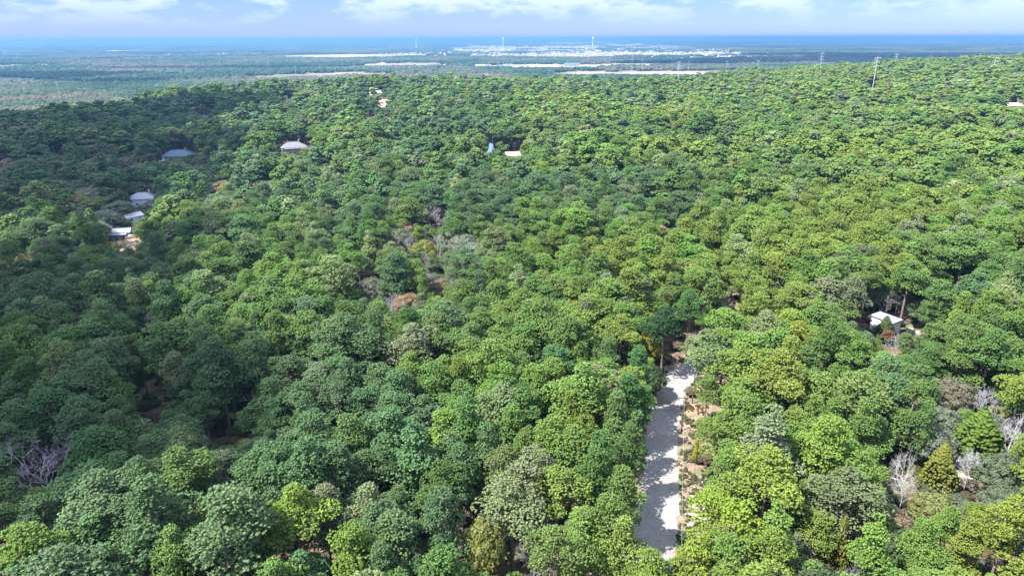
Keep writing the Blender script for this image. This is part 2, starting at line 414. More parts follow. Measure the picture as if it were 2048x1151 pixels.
ln = N(t, 'ShaderNodeVectorMath', operation='LENGTH'); t.links.new(P, ln.inputs[0])
df = N(t, 'ShaderNodeMapRange'); df.inputs['From Min'].default_value = 1500; df.inputs['From Max'].default_value = 3500; t.links.new(ln.outputs['Value'], df.inputs['Value'])
colr = mixc(t, df.outputs[0], near_c, far_c)
at = N(t, 'ShaderNodeAttribute', attribute_name='soil'); 
fld = ramp(t, noise(t, P, .012, 5, .6), [(.35, (.13, .12, .08)), (.55, (.28, .23, .18)), (.7, (.38, .32, .27))])
colr = mixc(t, at.outputs['Fac'], colr, fld)
b = N(t, 'ShaderNodeBsdfPrincipled'); b.inputs['Roughness'].default_value = .95; b.inputs['Specular IOR Level'].default_value = .1
t.links.new(colr, b.inputs['Base Color']); t.links.new(b.outputs[0], o.inputs[0]); MAT['ground'] = m
me = mesh_np('ground', V, F, [m], smooth=True)
at_ = me.attributes.new('soil', 'FLOAT', 'POINT'); at_.data.foreach_set('value', np.clip(soil + town*.45, 0, 1).astype(np.float32))
tag(link('ground', me), kind='structure')

# ------------------------------------------------------------------ gravel road and its verge
edge = [(1205, 1330, 1190), (1238, 1345, 1128), (1262, 1350, 1070), (1281, 1356, 1000), (1288, 1356, 940), (1292, 1354, 880), (1302, 1358, 830), (1318, 1372, 785), (1335, 1390, 755), (1362, 1402, 735)]
cl = []
for l, r_, y in edge:
    a = GP(l, y); b_ = GP(r_, y); cl.append(((a+b_)/2, (b_-a).length/2))
cl.append((cl[-1][0] + Vector((7, 7, 0)), 2.5)); cl.append((cl[-1][0] + Vector((9, 12, 0)), 3.0)); cl.append((cl[-1][0] + Vector((1, 22, 0)), 2.8)); cl.append((cl[-1][0] + Vector((-4, 34, 0)), 2.8)); cl.append((cl[-1][0] + Vector((2, 60, 0)), 2.6))
cl.insert(0, (cl[0][0] + (cl[0][0]-cl[1][0])*1.6, cl[0][1])); cl.insert(0, (cl[0][0] + Vector((-10, -70, 0)), cl[0][1]))
def catmull(pts, n=10):
    out_ = []
    for k in range(len(pts)-1):
        p0 = pts[max(k-1, 0)]; p1 = pts[k]; p2 = pts[k+1]; p3 = pts[min(k+2, len(pts)-1)]
        for s in range(n):
            u = s/n; f = lambda a, b, c, d: .5*((2*b)+(-a+c)*u+(2*a-5*b+4*c-d)*u*u+(-a+3*b-3*c+d)*u**3)
            out_.append((Vector([f(p0[0][i], p1[0][i], p2[0][i], p3[0][i]) for i in range(3)]), f(p0[1], p1[1], p2[1], p3[1])))
    out_.append(pts[-1]); return out_
road = catmull(cl)
RC = np.array([[p.x, p.y] for p, h in road]); RH = np.array([h for p, h in road])
def road_dist(x, y):
    x = np.asarray(x, float).ravel(); y = np.asarray(y, float).ravel(); d = np.full(len(x), 1e9)
    for k in range(len(RC)): d = np.minimum(d, np.hypot(x-RC[k, 0], y-RC[k, 1])-RH[k])
    return d
def strip(name, mat, off, cols, lift, bulge=None, seed=1, kind='structure'):
    V = []; F = []; q = random.Random(seed); nC = len(cols)
    for k, (p, h) in enumerate(road):
        d = (road[min(k+1, len(road)-1)][0]-road[max(k-1, 0)][0]); d.z = 0; d.normalize(); s = Vector((d.y, -d.x, 0))
        for c in cols:
            r = off(h, c, k, q); x = p.x+s.x*r; y = p.y+s.y*r
            V.append((x, y, float(tz(x, y)) + lift + (bulge(c) if bulge else 0)))
    for k in range(len(road)-1):
        for c in range(nC-1): a = k*nC+c; F.append((a, a+nC, a+nC+1, a+1)[::-1])
    me = bpy.data.meshes.new(name); me.from_pydata(V, [], F); me.materials.append(mat); me.update()
    me.polygons.foreach_set('use_smooth', np.ones(len(me.polygons), bool))
    return tag(link(name, me), kind=kind)
m, t, o = newmat('gravel'); g = N(t, 'ShaderNodeNewGeometry'); P = g.outputs['Position']
c1 = ramp(t, noise(t, P, 1.6, 8, .75), [(.3, (.13, .13, .13)), (.5, (.185, .182, .18)), (.7, (.24, .235, .23))])
c1 = mixc(t, ramp(t, noise(t, P, .25, 4, .6), [(.5, (0, 0, 0)), (.68, (.55, .55, .55))]), c1, (.15, .12, .10))
b = N(t, 'ShaderNodeBsdfPrincipled'); b.inputs['Roughness'].default_value = .95; t.links.new(c1, b.inputs['Base Color'])
bm_ = N(t, 'ShaderNodeBump'); bm_.inputs['Strength'].default_value = .6; bm_.inputs['Distance'].default_value = .08; t.links.new(noise(t, P, 5, 5), bm_.inputs['Height']); t.links.new(bm_.outputs[0], b.inputs['Normal'])
t.links.new(b.outputs[0], o.inputs[0]); MAT['gravel'] = m
strip('gravel_road', m, lambda h, c, k, q: c*(h + (q.uniform(-.35, .35) if abs(c) == 1 else 0)), [-1, -.8, -.4, 0, .4, .8, 1], .10, lambda c: .06*(1-c*c))
m, t, o = newmat('verge_soil'); g = N(t, 'ShaderNodeNewGeometry'); P = g.outputs['Position']
c1 = ramp(t, noise(t, P, .7, 8, .72), [(.32, (.10, .06, .045)), (.5, (.17, .11, .08)), (.62, (.25, .18, .14)), (.74, (.34, .29, .25))])
c2 = ramp(t, noise(t, P, 2.4, 5, .7), [(.3, (.04, .065, .022)), (.6, (.11, .12, .06)), (.75, (.19, .17, .11))])
c1 = mixc(t, ramp(t, noise(t, P, .38, 7, .7), [(.44, (0, 0, 0)), (.56, (.9, .9, .9))]), c1, c2)
b = N(t, 'ShaderNodeBsdfPrincipled'); b.inputs['Roughness'].default_value = .95; t.links.new(c1, b.inputs['Base Color']); t.links.new(b.outputs[0], o.inputs[0]); MAT['verge'] = m
strip('road_verge', m, lambda h, c, k, q: -h-2.5+(h*2+11.5)*c + (q.uniform(-.8, .8) if c in (0, 1) else 0), [0, .15, .3, .45, .6, .8, 1], .045)

# ------------------------------------------------------------------ haze
m, t, o = newmat('haze'); pv = N(t, 'ShaderNodeVolumePrincipled')
pv.inputs['Color'].default_value = (0.24, 0.52, 0.82, 1); pv.inputs['Density'].default_value = 1.3e-4; pv.inputs['Anisotropy'].default_value = 0.6
t.links.new(pv.outputs[0], o.inputs['Volume'])
hz = MB().box(-60000, 60000, -60000, 60000, -95, 92).build('haze', m); tag(hz, kind='stuff')

# ------------------------------------------------------------------ clouds overhead; their shade lies on the left valley and on the far plain
def cloudmat(name, dens):
    m, t, o = newmat(name); d = N(t, 'ShaderNodeBsdfDiffuse'); d.inputs[0].default_value = (.9, .9, .92, 1)
    tl = N(t, 'ShaderNodeBsdfTranslucent'); tl.inputs[0].default_value = (.9, .9, .92, 1)
    a = N(t, 'ShaderNodeMixShader'); a.inputs[0].default_value = .5; t.links.new(d.outputs[0], a.inputs[1]); t.links.new(tl.outputs[0], a.inputs[2])
    tr = N(t, 'ShaderNodeBsdfTransparent'); s = N(t, 'ShaderNodeMixShader'); s.inputs[0].default_value = dens
    t.links.new(tr.outputs[0], s.inputs[1]); t.links.new(a.outputs[0], s.inputs[2]); t.links.new(s.outputs[0], o.inputs[0]); return m
MAT['cloud'] = cloudmat('cloud', .62); MAT['dense_cloud'] = cloudmat('dense_cloud', .9); MAT['thin_cloud'] = cloudmat('thin_cloud', .3)
import bmesh
_b = bmesh.new(); bmesh.ops.create_icosphere(_b, subdivisions=4, radius=1); _b.verts.ensure_lookup_table()
S4V = np.array([v.co[:] for v in _b.verts]); S4F = np.array([[v.index for v in f.verts] for f in _b.faces]); _b.free()
def cloud(puffs_, alt, mat, seed, label):
    V = []; F = []; b = 0; q = np.random.default_rng(seed)
    for (px, py, rx, ry) in puffs_:
        x, y = G(px, py, 12); z = alt + 12
        off = sun_vec[:2]/sun_vec[2]*(z - float(tz(x, y)))
        c = np.array([x+off[0], y+off[1], z])
        n = np.array([mnoise.fractal(Vector(p*2.2 + seed*7.3 + b), 1.0, 2.0, 5) for p in S4V])
        v = S4V*(1+.55*n)[:, None]*[rx, ry, min(rx, ry)*.3] ; V.append(v+c); F.append(S4F+b); b += len(v)
    me = mesh_np('cloud', np.concatenate(V), np.concatenate(F), [mat], smooth=True)
    o = link('cloud', me); tag(o, label, kind='structure'); return o
cloud([(362, 296, 55, 40), (30, 260, 130, 90), (120, 330, 90, 60), (10, 400, 90, 50), (300, 235, 110, 80), (440, 215, 60, 40), (230, 320, 60, 45)], 900, MAT['cloud'], 1, 'white cloud high above the left valley')
cloud([(20, 560, 65, 26), (150, 540, 40, 22), (60, 640, 45, 14), (330, 480, 32, 22), (240, 560, 25, 10)], 900, MAT['cloud'], 2, 'white cloud over the near left slope')
cloud([(60, 760, 40, 26), (250, 780, 35, 20), (380, 720, 25, 15), (330, 860, 24, 13), (40, 900, 30, 16), (520, 760, 14, 9)], 850, MAT['thin_cloud'], 3, 'small white cloud above the lower left woods')
cloud([(90, 146, 330, 170), (230, 158, 150, 70), (0, 150, 300, 220), (420, 133, 500, 90), (150, 104, 700, 250)], 1100, MAT['dense_cloud'], 4, 'long white cloud over the plain at the left')
cloud([(1450, 121, 380, 220), (1700, 117, 700, 480), (1950, 112, 800, 600), (1600, 108, 500, 300)], 1100, MAT['dense_cloud'], 5, 'long white cloud over the plain behind the right hill')
cloud([(100, 90, 1500, 700), (800, 88, 1600, 700), (430, 104, 500, 380), (560, 100, 450, 300), (300, 107, 350, 200)], 1200, MAT['dense_cloud'], 6, 'white cloud over the far plain at the left')
cloud([(1640, 92, 900, 500), (1500, 91, 700, 350), (1350, 121, 250, 110)], 1200, MAT['dense_cloud'], 7, 'white cloud over the far plain at the right')

# ------------------------------------------------------------------ the forest: where each tree stands, its kind and colour
TINT = {'blue-green': (.092, .170, .085), 'deep green': (.092, .174, .058), 'mid green': (.118, .205, .064), 'grass green': (.130, .232, .062),
        'olive green': (.158, .238, .058), 'grey-green': (.150, .205, .120), 'pale green': (.180, .250, .120)}
TINT = {k_: (v_[0]*1.07, v_[1], v_[2]*.84) for k_, v_ in TINT.items()}
OTINT = {'grey-green': (.105, .135, .08), 'dull green': (.075, .11, .05), 'brownish': (.17, .135, .085), 'grey-brown': (.19, .165, .14), 'yellow-green': (.17, .18, .045), 'silvery green': (.15, .18, .13)}
# houses and open spots: lines of sight that nothing may stand in front of  (px, py, height above ground, margin)
SIGHT = []
def sight(px, py, h=0.3, mg=0.6, D=None):
    x, y = G(px, py, h) if D is None else (D*math.sin(0), 0)
    SIGHT.append((x, y, float(tz(x, y))+h, mg))
q = random.Random(3)
for l, r_, y in edge[1:9]:                       # the road
    for u in (.35, .6, .85, 1.0): sight(l+(r_-l)*u, y, .2, -.6)
    y2 = y-26
for y in range(770, 1120, 18):
    l = np.interp(y, [785, 830, 880, 1000, 1128], [1322, 1306, 1298, 1287, 1245]); r_ = np.interp(y, [785, 830, 1000, 1128], [1372, 1356, 1356, 1340])
    for u in (.3, .55, .8, 1.0): sight(l+(r_-l)*u, y, .2, -.5)
for px, py in ((1368, 1010), (1385, 1000), (1400, 1030), (1380, 1045), (1410, 1020), (1372, 960), (1368, 920), (1365, 880), (1390, 830), (1375, 840), (1400, 822), (1385, 690), (1390, 686), (1384, 975),
               (1870, 985), (1900, 975), (1915, 955), (1790, 945), (1795, 960), (1390, 990), (1975, 1140), (225, 485), (240, 492), (250, 480), (262, 486), (765, 215), (770, 205), (778, 240), (768, 222), (300, 850), (310, 800), (300, 700), (470, 880)):
    sight(px, py, .3, .4)
HOUSES = {}
def spot(key, px, py, h, pts):
    HOUSES[key] = G(px, py, h)
    for (a, b_) in pts:
        x, y = HOUSES[key]; r = math.hypot(x, y); v = ray(a, b_); s = r/math.hypot(v[0], v[1])
        P_ = np.array([0, 0, CAM_Z])+v*s; SIGHT.append((P_[0], P_[1], P_[2], .5))
spot('gable', 752, 190, 2, [(738, 184), (750, 182), (765, 184), (742, 190), (757, 191), (780, 170)])
spot('back_roof', 797, 178, 4, [(790, 168), (803, 167)])
spot('hip_blue', 358, 312, 2, [(338, 304), (350, 300), (362, 300), (375, 304), (348, 312), (362, 313), (382, 305)])
spot('truck_a', 326, 321, 1, [(322, 320), (330, 322)])
spot('hip_grey', 588, 302, 2, [(568, 297), (580, 293), (592, 291), (605, 293), (590, 302), (598, 305), (584, 303)])
spot('metal', 286, 402, 2, [(268, 386), (275, 382), (285, 384), (295, 384), (268, 396), (285, 396), (297, 392), (275, 404)])
spot('shed', 266, 438, 1, [(258, 430), (270, 428), (280, 432), (268, 438)])
spot('cabin', 240, 466, 2, [(230, 462), (238, 466), (262, 463), (250, 468)])
spot('aframe', 983, 310, 1, [(983, 302)])
spot('pink', 1030, 313, 2, [(1022, 311), (1036, 308)])
spot('white_house', 1768, 660, 2, [(1748, 647), (1753, 657), (1752, 664)])
spot('pickup', 1818, 662, 1, [(1813, 658), (1824, 659)])
spot('tan_house', 2026, 216, 2, [(2018, 212), (2026, 210), (2034, 213), (2024, 217)])
spot('white_roof', 1742, 184, 3, [(1738, 179), (1746, 180)])
spot('pale_shed', 577, 206, 3, [(575, 202), (580, 203)])
spot('under_trees', 412, 238, 2, [(408, 235), (418, 232)])
spot('blue_house', 1322, 220, 2, [(1316, 218), (1324, 215), (1330, 221)])
spot('orange_shed', 737, 240, 2, [(733, 238), (741, 238)])
spot('pale_roof', 545, 188, 4, [(540, 186), (555, 187)])
spot('small_white', 1872, 640, 0, [])
v_ = ray(1756, 156); SIGHT.append((v_[0]/math.hypot(v_[0], v_[1])*850, v_[1]/math.hypot(v_[0], v_[1])*850, CAM_Z+v_[2]/math.hypot(v_[0], v_[1])*850, .3))
SIGHT = np.array(SIGHT)

# trees that can be singled out in the photograph: centre of the crown in pixels, crown width in pixels, kind, colour
HERO = [
 # px, py, width_px, kind, tint, height
 (78, 925, 120, 'dead', (.27, .26, .30), 17, 'large bare dead tree with grey spreading limbs in the lower left woods'),
 (815, 603, 62, 'oak', (.24, .165, .085), 9, 'orange autumn oak standing out in the middle of the forest'),
 (880, 575, 58, 'oak', (.22, .185, .115), 9, 'tan brown oak just behind the orange autumn oak'),
 (1298, 690, 48, 'oak', (.27, .27, .045), 12, 'bright yellow tree on the dark edge above the road bend'),
 (968, 1092, 90, 'oak', (.23, .25, .075), 14, 'pale yellow-green broad tree at the bottom of the clump left of the road'),
 (955, 188, 13, 'pine', (.30, .11, .055), 16, 'rust red dead pine on the far ridge'),
 (1980, 382, 11, 'pine', (.34, .14, .09), 17, 'small red-brown dead pine among green crowns on the right slope'),
 (1972, 602, 20, 'pine', (.24, .12, .07), 17, 'brown dying pine at the right, beyond the pickup'),
 (1393, 905, 20, 'pine', (.20, .22, .03), 9, 'slim yellow young pine on the soil bank right of the road'),
 (740, 575, 60, 'oak', (.16, .18, .115), 10, 'silvery green oak left of the orange autumn oak'),
 (728, 585, 50, 'bare', (.30, .28, .31), 9, 'leafless grey tree left of the orange autumn oak'),
 (855, 432, 56, 'bare', (.24, .22, .23), 13, 'leafless purple-grey tree in the gap in mid forest'),
 (872, 440, 40, 'bare', (.25, .23, .24), 14, 'second leafless purple-grey tree in the gap in mid forest, the right one'),
 (815, 488, 30, 'bare', (.30, .29, .30), 12, 'thin pale bare tree below the gap in mid forest'),
 (875, 490, 44, 'bare', (.26, .25, .24), 13, 'bare tree with spindly grey top among mid forest pines'),
 (1815, 935, 34, 'dead', (.42, .41, .42), 12, 'white dead snag in the dark gap of the lower right woods'),
 (1805, 985, 40, 'bare', (.33, .31, .32), 8, 'low bare tree at the foot of the white dead snag'),
 (1940, 935, 48, 'bare', (.36, .36, .39), 9, 'pale leafless tree left of the dark juniper on the lower right'),
 (2025, 880, 70, 'bare', (.36, .36, .40), 10, 'pale leafless tree at the right margin'),
 (1962, 800, 44, 'bare', (.36, .37, .40), 9, 'pale leafless tree above the dark juniper on the lower right'),
 (1960, 860, 84, 'juniper', (.062, .115, .022), 12, 'dark green broad juniper at the lower right'),
 (1885, 925, 56, 'juniper', (.10, .13, .03), 10, 'olive juniper beside the soil patch on the lower right'),
 (1680, 1090, 34, 'juniper', (.10, .125, .03), 12, 'slim olive juniper in the lower right corner woods'),
 (1860, 1020, 70, 'oak', (.20, .22, .08), 8, 'light yellow-green oak by the soil patch on the lower right'),
 (1900, 790, 74, 'oak', (.17, .16, .11), 10, 'brownish green oak left of the pale leafless tree'),
 (2010, 1060, 80, 'pine', (.12, .17, .035), 17, None),
 (1790, 690, 40, 'bare', (.30, .30, .33), 7, 'low grey leafless tree in front of the white house'),
 (1775, 672, 26, 'oak', (.17, .11, .06), 5, 'rusty shrub below the white house wall'),
 (270, 495, 34, 'bare', (.22, .27, .32), 8, 'blue-grey leafless tree beside the yard of the small cabin'),
 (298, 410, 34, 'bare', (.36, .35, .37), 9, 'pale leafless tree against the long metal roofed house'),
 (250, 325, 52, 'oak', (.19, .19, .15), 11, 'pale grey oak in the shaded valley, left of the blue hip roof'),
 (188, 408, 70, 'oak', (.13, .17, .05), 11, 'bright sunlit oak left of the long metal roofed house'),
 (240, 415, 50, 'oak', (.15, .18, .12), 11, 'silvery oak close to the left of the metal roofed house'),
 (408, 320, 44, 'oak', (.16, .17, .12), 9, 'silvery oak in front of the blue hip roofed house'),
 (420, 375, 56, 'oak', (.15, .18, .13), 10, 'large silvery oak on the sunny side of the valley'),
 (360, 315, 0, 'skip', None, 0, None),
 (370, 965, 118, 'pine', (.07, .13, .045), 18, 'round domed pine standing alone above the dark lower left gully'),
 (205, 905, 120, 'pine', (.036, .095, .035), 18, 'broad dark green pine right of the large bare dead tree'),
 (245, 965, 78, 'pine', (.042, .10, .045), 17, None), (215, 1010, 124, 'pine', (.075, .135, .075), 18, 'wide pale blue-green pine, low in the lower left woods'),
 (60, 1130, 120, 'pine', (.085, .155, .04), 18, None), (350, 1120, 96, 'pine', (.08, .15, .05), 18, None), (95, 830, 110, 'pine', (.032, .085, .035), 18, None),
 (330, 690, 110, 'pine', (.05, .105, .045), 18, None), (190, 690, 120, 'pine', (.036, .09, .04), 18, None), (60, 620, 90, 'pine', (.036, .085, .045), 18, None),
 (590, 1035, 120, 'pine', (.10, .17, .04), 19, None), (700, 890, 100, 'pine', (.07, .13, .05), 18, None), (710, 1115, 120, 'pine', (.085, .15, .035), 18, None),
 (455, 1030, 90, 'pine', (.09, .14, .05), 18, None), (820, 660, 84, 'pine', (.045, .105, .03), 18, 'dark round pine a little below the orange autumn oak'),
 (1110, 745, 110, 'pine', (.045, .115, .05), 18, 'large rounded blue-green pine above the clump beside the road bend'),
 (1428, 705, 116, 'pine', (.085, .14, .065), 17, 'grey-green domed pine hiding the road just past its bend'),
 (1490, 800, 110, 'pine', (.085, .15, .04), 17, None), (1620, 790, 104, 'pine', (.09, .15, .045), 17, None), (1600, 690, 84, 'pine', (.12, .17, .035), 18, 'yellow-green pine in the woods between the road bend and the white house'),
 (1450, 1060, 130, 'pine', (.11, .18, .03), 17, None), (1720, 800, 120, 'pine', (.09, .145, .05), 18, None), (1560, 900, 96, 'pine', (.07, .15, .035), 17, None),
 (1278, 738, 70, 'pine', (.05, .12, .045), 18, None), (1255, 790, 80, 'pine', (.05, .12, .045), 18, None), (1040, 570, 74, 'pine', (.045, .11, .03), 18, None),
 (1210, 720, 60, 'pine', (.07, .13, .05), 18, None), (890, 985, 100, 'pine', (.05, .10, .032), 18, None), (1000, 950, 96, 'pine', (.08, .12, .05), 18, None), (1115, 990, 110, 'pine', (.10, .16, .045), 17, None),
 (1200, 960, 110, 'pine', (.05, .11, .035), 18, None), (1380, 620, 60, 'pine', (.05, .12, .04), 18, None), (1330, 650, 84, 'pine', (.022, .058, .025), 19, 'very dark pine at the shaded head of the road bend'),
]
HERO += [(a_, b_, c_, 'pine', d_, e_, None) for a_, b_, c_, d_, e_ in (
 (1238, 850, 92, (.07, .13, .045), 18), (1262, 895, 70, (.06, .12, .045), 16), (1215, 925, 96, (.05, .11, .04), 18), (1252, 985, 84, (.08, .14, .045), 17), (1210, 1050, 110, (.075, .13, .04), 18), (1240, 1105, 100, (.10, .16, .045), 17),
 (1285, 812, 44, (.05, .12, .045), 15), (1440, 870, 84, (.09, .15, .04), 16), (1455, 935, 90, (.08, .15, .04), 16), (1462, 1000, 96, (.10, .16, .04), 16), (1385, 1135, 96, (.115, .18, .035), 16), (1300, 1165, 90, (.10, .17, .04), 16), (1415, 785, 60, (.09, .15, .05), 13), (1120, 1110, 110, (.085, .14, .05), 18))]
HERO += [(1771, 655, 36, 'juniper', (.045, .075, .03), 7, 'dark tree standing right in front of the white walled house')]
HERO = [h for h in HERO if h[3] != 'skip']
trees = []        # dict per tree
HB = np.array([1.72, 1.5, 1.25])
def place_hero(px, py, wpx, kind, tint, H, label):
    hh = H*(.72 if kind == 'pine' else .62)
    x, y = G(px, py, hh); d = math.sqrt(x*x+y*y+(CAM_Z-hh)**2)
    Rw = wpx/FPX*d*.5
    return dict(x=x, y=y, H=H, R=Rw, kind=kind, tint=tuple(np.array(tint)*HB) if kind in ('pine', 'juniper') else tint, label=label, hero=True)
for h in HERO: trees.append(place_hero(*h))
hx = np.array([t_['x'] for t_ in trees]); hy = np.array([t_['y'] for t_ in trees]); hR = np.array([t_['R'] for t_ in trees]); hk = [t_['kind'] == 'pine' for t_ in trees]
for t_ in trees:                                 # nothing tall right in front of the trees that stand out
    if t_['label'] and t_['kind'] != 'pine': SIGHT = np.vstack([SIGHT, [[t_['x'], t_['y'], float(tz(t_['x'], t_['y']))+t_['H']*.45, 0.]]])

# scattered candidates on a jittered grid, denser pines near, wider spacing beyond
def candidates(s, r0, r1, amax):
    n = int(r1/s)+1; gx, gy = np.meshgrid(np.arange(-n, n+1), np.arange(0, n+1))
    x = (gx + .5*(gy % 2) + rng.uniform(-.36, .36, gx.shape))*s; y = (gy*.9 + rng.uniform(-.36, .36, gx.shape))*s
    x = x.ravel(); y = y.ravel(); r = np.hypot(x, y); a = np.abs(np.degrees(np.arctan2(x, y)))
    k = (r >= r0) & (r < r1) & (a < amax); return x[k], y[k]
c1x, c1y = candidates(5.7, 48, 220, 46); c2x, c2y = candidates(8.3, 480, 1750, 43)
c3x, c3y = candidates(6.7, 220, 480, 46); c4x, c4y = candidates(8.0, 48, 480, 46)      # the last ones stay lower, between the tall crowns
x = np.concatenate([c1x, c2x, c3x, c4x]); y = np.concatenate([c1y, c2y, c3y, c4y]); low = np.zeros(len(x), bool); low[-len(c4x):] = True; r = np.hypot(x, y); a = np.arctan2(x, y)
ridge = np.interp(a, AZ, [720, 720, 900, 930, 950, 1000, 1420, 1600, 1600])+60
k = (r < ridge) & (road_dist(x, y) > 1.6) & ~((road_dist(x, y) < 9) & (x < np.interp(y, RC[:, 1], RC[:, 0])) & (rng.uniform(size=len(x)) < .35))
x, y, r, a, low = x[k], y[k], r[k], a[k], low[k]
# keep clear of heroes
k = np.ones(len(x), bool)
for i in range(len(hx)): k &= np.hypot(x-hx[i], y-hy[i]) > (hR[i]*.62+1.6 if hk[i] else hR[i]*.8+2.0)
for key, (hx_, hy_) in HOUSES.items(): k &= np.hypot(x-hx_, (y-hy_)) > (9 if 'truck' not in key and 'pickup' not in key else 4)
x, y, r, a, low = x[k], y[k], r[k], a[k], low[k]; z = tz(x, y); n = len(x)
# what grows where
def blob(px, py, rx, ry):
    cx_, cy_ = G(px, py, 12); return ((x-cx_)/rx)**2 + ((y-cy_)/ry)**2 < 1
oakp = np.full(n, .08)
for b_ in ((120, 330, 90, 70), (210, 400, 70, 45), (330, 400, 60, 40), (400, 350, 60, 60), (60, 430, 60, 45), (130, 520, 40, 25), (250, 520, 30, 18)): oakp = np.where(blob(*b_), .72, oakp)
for b_ in ((760, 560, 45, 22), (900, 470, 30, 16), (880, 575, 16, 9), (650, 560, 30, 12), (1000, 640, 12, 6), (1510, 540, 20, 10), (1060, 290, 30, 18), (700, 330, 60, 30), (640, 320, 50, 30)): oakp = np.where(blob(*b_), .42, oakp)
for b_ in ((1960, 800, 14, 10), (1930, 910, 12, 8), (2040, 860, 14, 14), (1820, 960, 8, 7), (1450, 320, 60, 40), (1420, 180, 160, 90), (2010, 260, 60, 30)): oakp = np.where(blob(*b_), .45, oakp)
isoak = rng.uniform(size=n) < oakp
isbare = isoak & (rng.uniform(size=n) < .10) | (rng.uniform(size=n) < .006)
isjun = ~isoak & ~isbare & (rng.uniform(size=n) < .018) & (r < 500)
pn = np.array([mnoise.noise(Vector((p*.012, q_*.012, 3))) for p, q_ in zip(x, y)]); pn2 = np.array([mnoise.noise(Vector((p*.04, q_*.04, 9))) for p, q_ in zip(x, y)])
warm = np.clip(.50 + x/(np.abs(y)+60)*.55 + pn*.9 + pn2*.5 + rng.normal(0, .14, n) - .12*np.clip((r-150)/300, 0, 1)*(x < 0), 0, 1)  # bluer to the left: partly cloud shade and haze put into the tint
PC = ['blue-green', 'deep green', 'mid green', 'grass green', 'olive green']
pi = np.clip((warm*5).astype(int), 0, 4); grey = rng.uniform(size=n) < .11
cname = np.array(PC)[pi]; cname = np.where(grey, np.where(rng.uniform(size=n) < .35, 'pale green', 'grey-green'), cname)
pt = np.array([TINT[c] for c in cname])*rng.uniform(.88, 1.14, (n, 1))*rng.uniform(.93, 1.07, (n, 3))
ok_ = list(OTINT); op = np.array([.34, .26, .10, .08, .07, .15]); oi = rng.choice(len(ok_), n, p=op)
oi = np.where((oi == 2) & (rng.uniform(size=n) < .6), 5, oi)
ot = 1.2*np.array([OTINT[ok_[i]] for i in oi])*rng.uniform(.8, 1.15, (n, 1))
fr_ = 1+.42*np.clip((r-130)/450, 0, 1)
H = np.clip(rng.normal(17.0, 2.6, n) + pn*2, 9.5, 22.5); H = np.where(low, H*rng.uniform(.5, .72, n), H)*(1+(fr_-1)*.35); Rc = H*rng.uniform(.20, .31, n)*(1+(fr_-1)*.75)
Ho = rng.uniform(7.5, 12.5, n)*(1+(fr_-1)*.5); Ro = Ho*rng.uniform(.42, .58, n)*(1+(fr_-1)*.5)
H = np.where(isoak | isbare, Ho, H); Rc = np.where(isoak | isbare, Ro, Rc)
H = np.where(isjun, rng.uniform(6, 11, n), H); Rc = np.where(isjun, H*.24, Rc)
# lines of sight to road, yards and houses stay open: a tree there is small or missing
keep = np.ones(n, bool); top = z+H
for (sx, sy, sz, mg) in SIGHT:
    L = math.hypot(sx, sy); ux, uy = sx/L, sy/L
    al = x*ux+y*uy; pe = np.abs(-x*uy+y*ux)
    hit = (al < L+1) & (al > L-150) & (pe < Rc*.92+mg)
    zl = CAM_Z + (sz-CAM_Z)*np.clip((al-Rc*.6)/L, 0, 1)
    zl = CAM_Z + (sz-CAM_Z)*np.clip((al+Rc*.5)/L, 0, 1)
    bad = hit & (top > zl-.2)
    allow = zl-.3-z
    small = bad & (allow > 4.2); s = np.where(small, allow/H, 1); H = H*s; Rc = Rc*np.where(small, np.maximum(s, .5), 1); top = z+H
    keep &= ~(bad & ~small)
isoak |= keep & (H < 8) & ~isjun & ~isbare & (rng.uniform(size=n) < .6)
RNG_ = dict(pine=[], oak=[], bare=[], juniper=[], dead=[])
for i in np.nonzero(keep)[0]:
    kd = 'bare' if isbare[i] else 'oak' if isoak[i] else 'juniper' if isjun[i] else 'pine'
    if kd == 'pine': tt = pt[i]; cn = cname[i]
    elif kd == 'oak': tt = ot[i]; cn = ok_[oi[i]]
    elif kd == 'bare': tt = np.array([.30, .285, .29])*rng.uniform(.75, 1.2); cn = 'grey'
    else: tt = np.array([.06, .105, .024])*rng.uniform(.8, 1.25); cn = 'dark green'
    trees.append(dict(x=x[i], y=y[i], H=H[i], R=Rc[i], kind=kd, tint=tuple(tt), cname=cn, label=None, hero=False))
print('trees', len(trees))

# ------------------------------------------------------------------ shapes of each kind, shared by all copies
def fol(name, sh, mat):
    V, F, S = sh; return mesh_np(name, V, F, [mat], S)
SH = {}
for lod, nv in ((0, 9), (1, 6), (2, 5)):
    SH['pine', lod] = [pine_shape(100+i, lod, ('round', 'round', 'open')[i % 3] if i != 7 else 'cone') for i in range(nv)]
for lod, nv in ((0, 5), (1, 4), (2, 3)):
    SH['oak', lod] = [oak_shape(200+i, lod) for i in range(nv)]
for lod, nv in ((0, 3), (1, 2), (2, 2)):
    SH['juniper', lod] = [juniper_shape(300+i, lod) for i in range(nv)]
BARE = {lod: [bare_shape(400+i, lod) for i in range(nv)] for lod, nv in ((0, 4), (1, 3), (2, 2))}
DEAD = [bare_shape(500+i, 0, 15, 1.25, True) for i in range(2)]
UNIT = dict(pine=(18., 3.9), oak=(10., 4.2), juniper=(9., 2.4), bare=(12., 4.4), dead=(15., 6.0))
CROWN = {}; TRUNK = {}
for kd, mt in (('pine', 'pine'), ('oak', 'leaf'), ('juniper', 'pine')):
    CROWN[kd] = [fol(kd+'_crown', s[0], MAT[mt]) for s in SH[kd, 0]]
    TRUNK[kd] = [mesh_np(kd+'_trunk', s[1][0], s[1][1], [MAT['bark']]) for s in SH[kd, 0]]
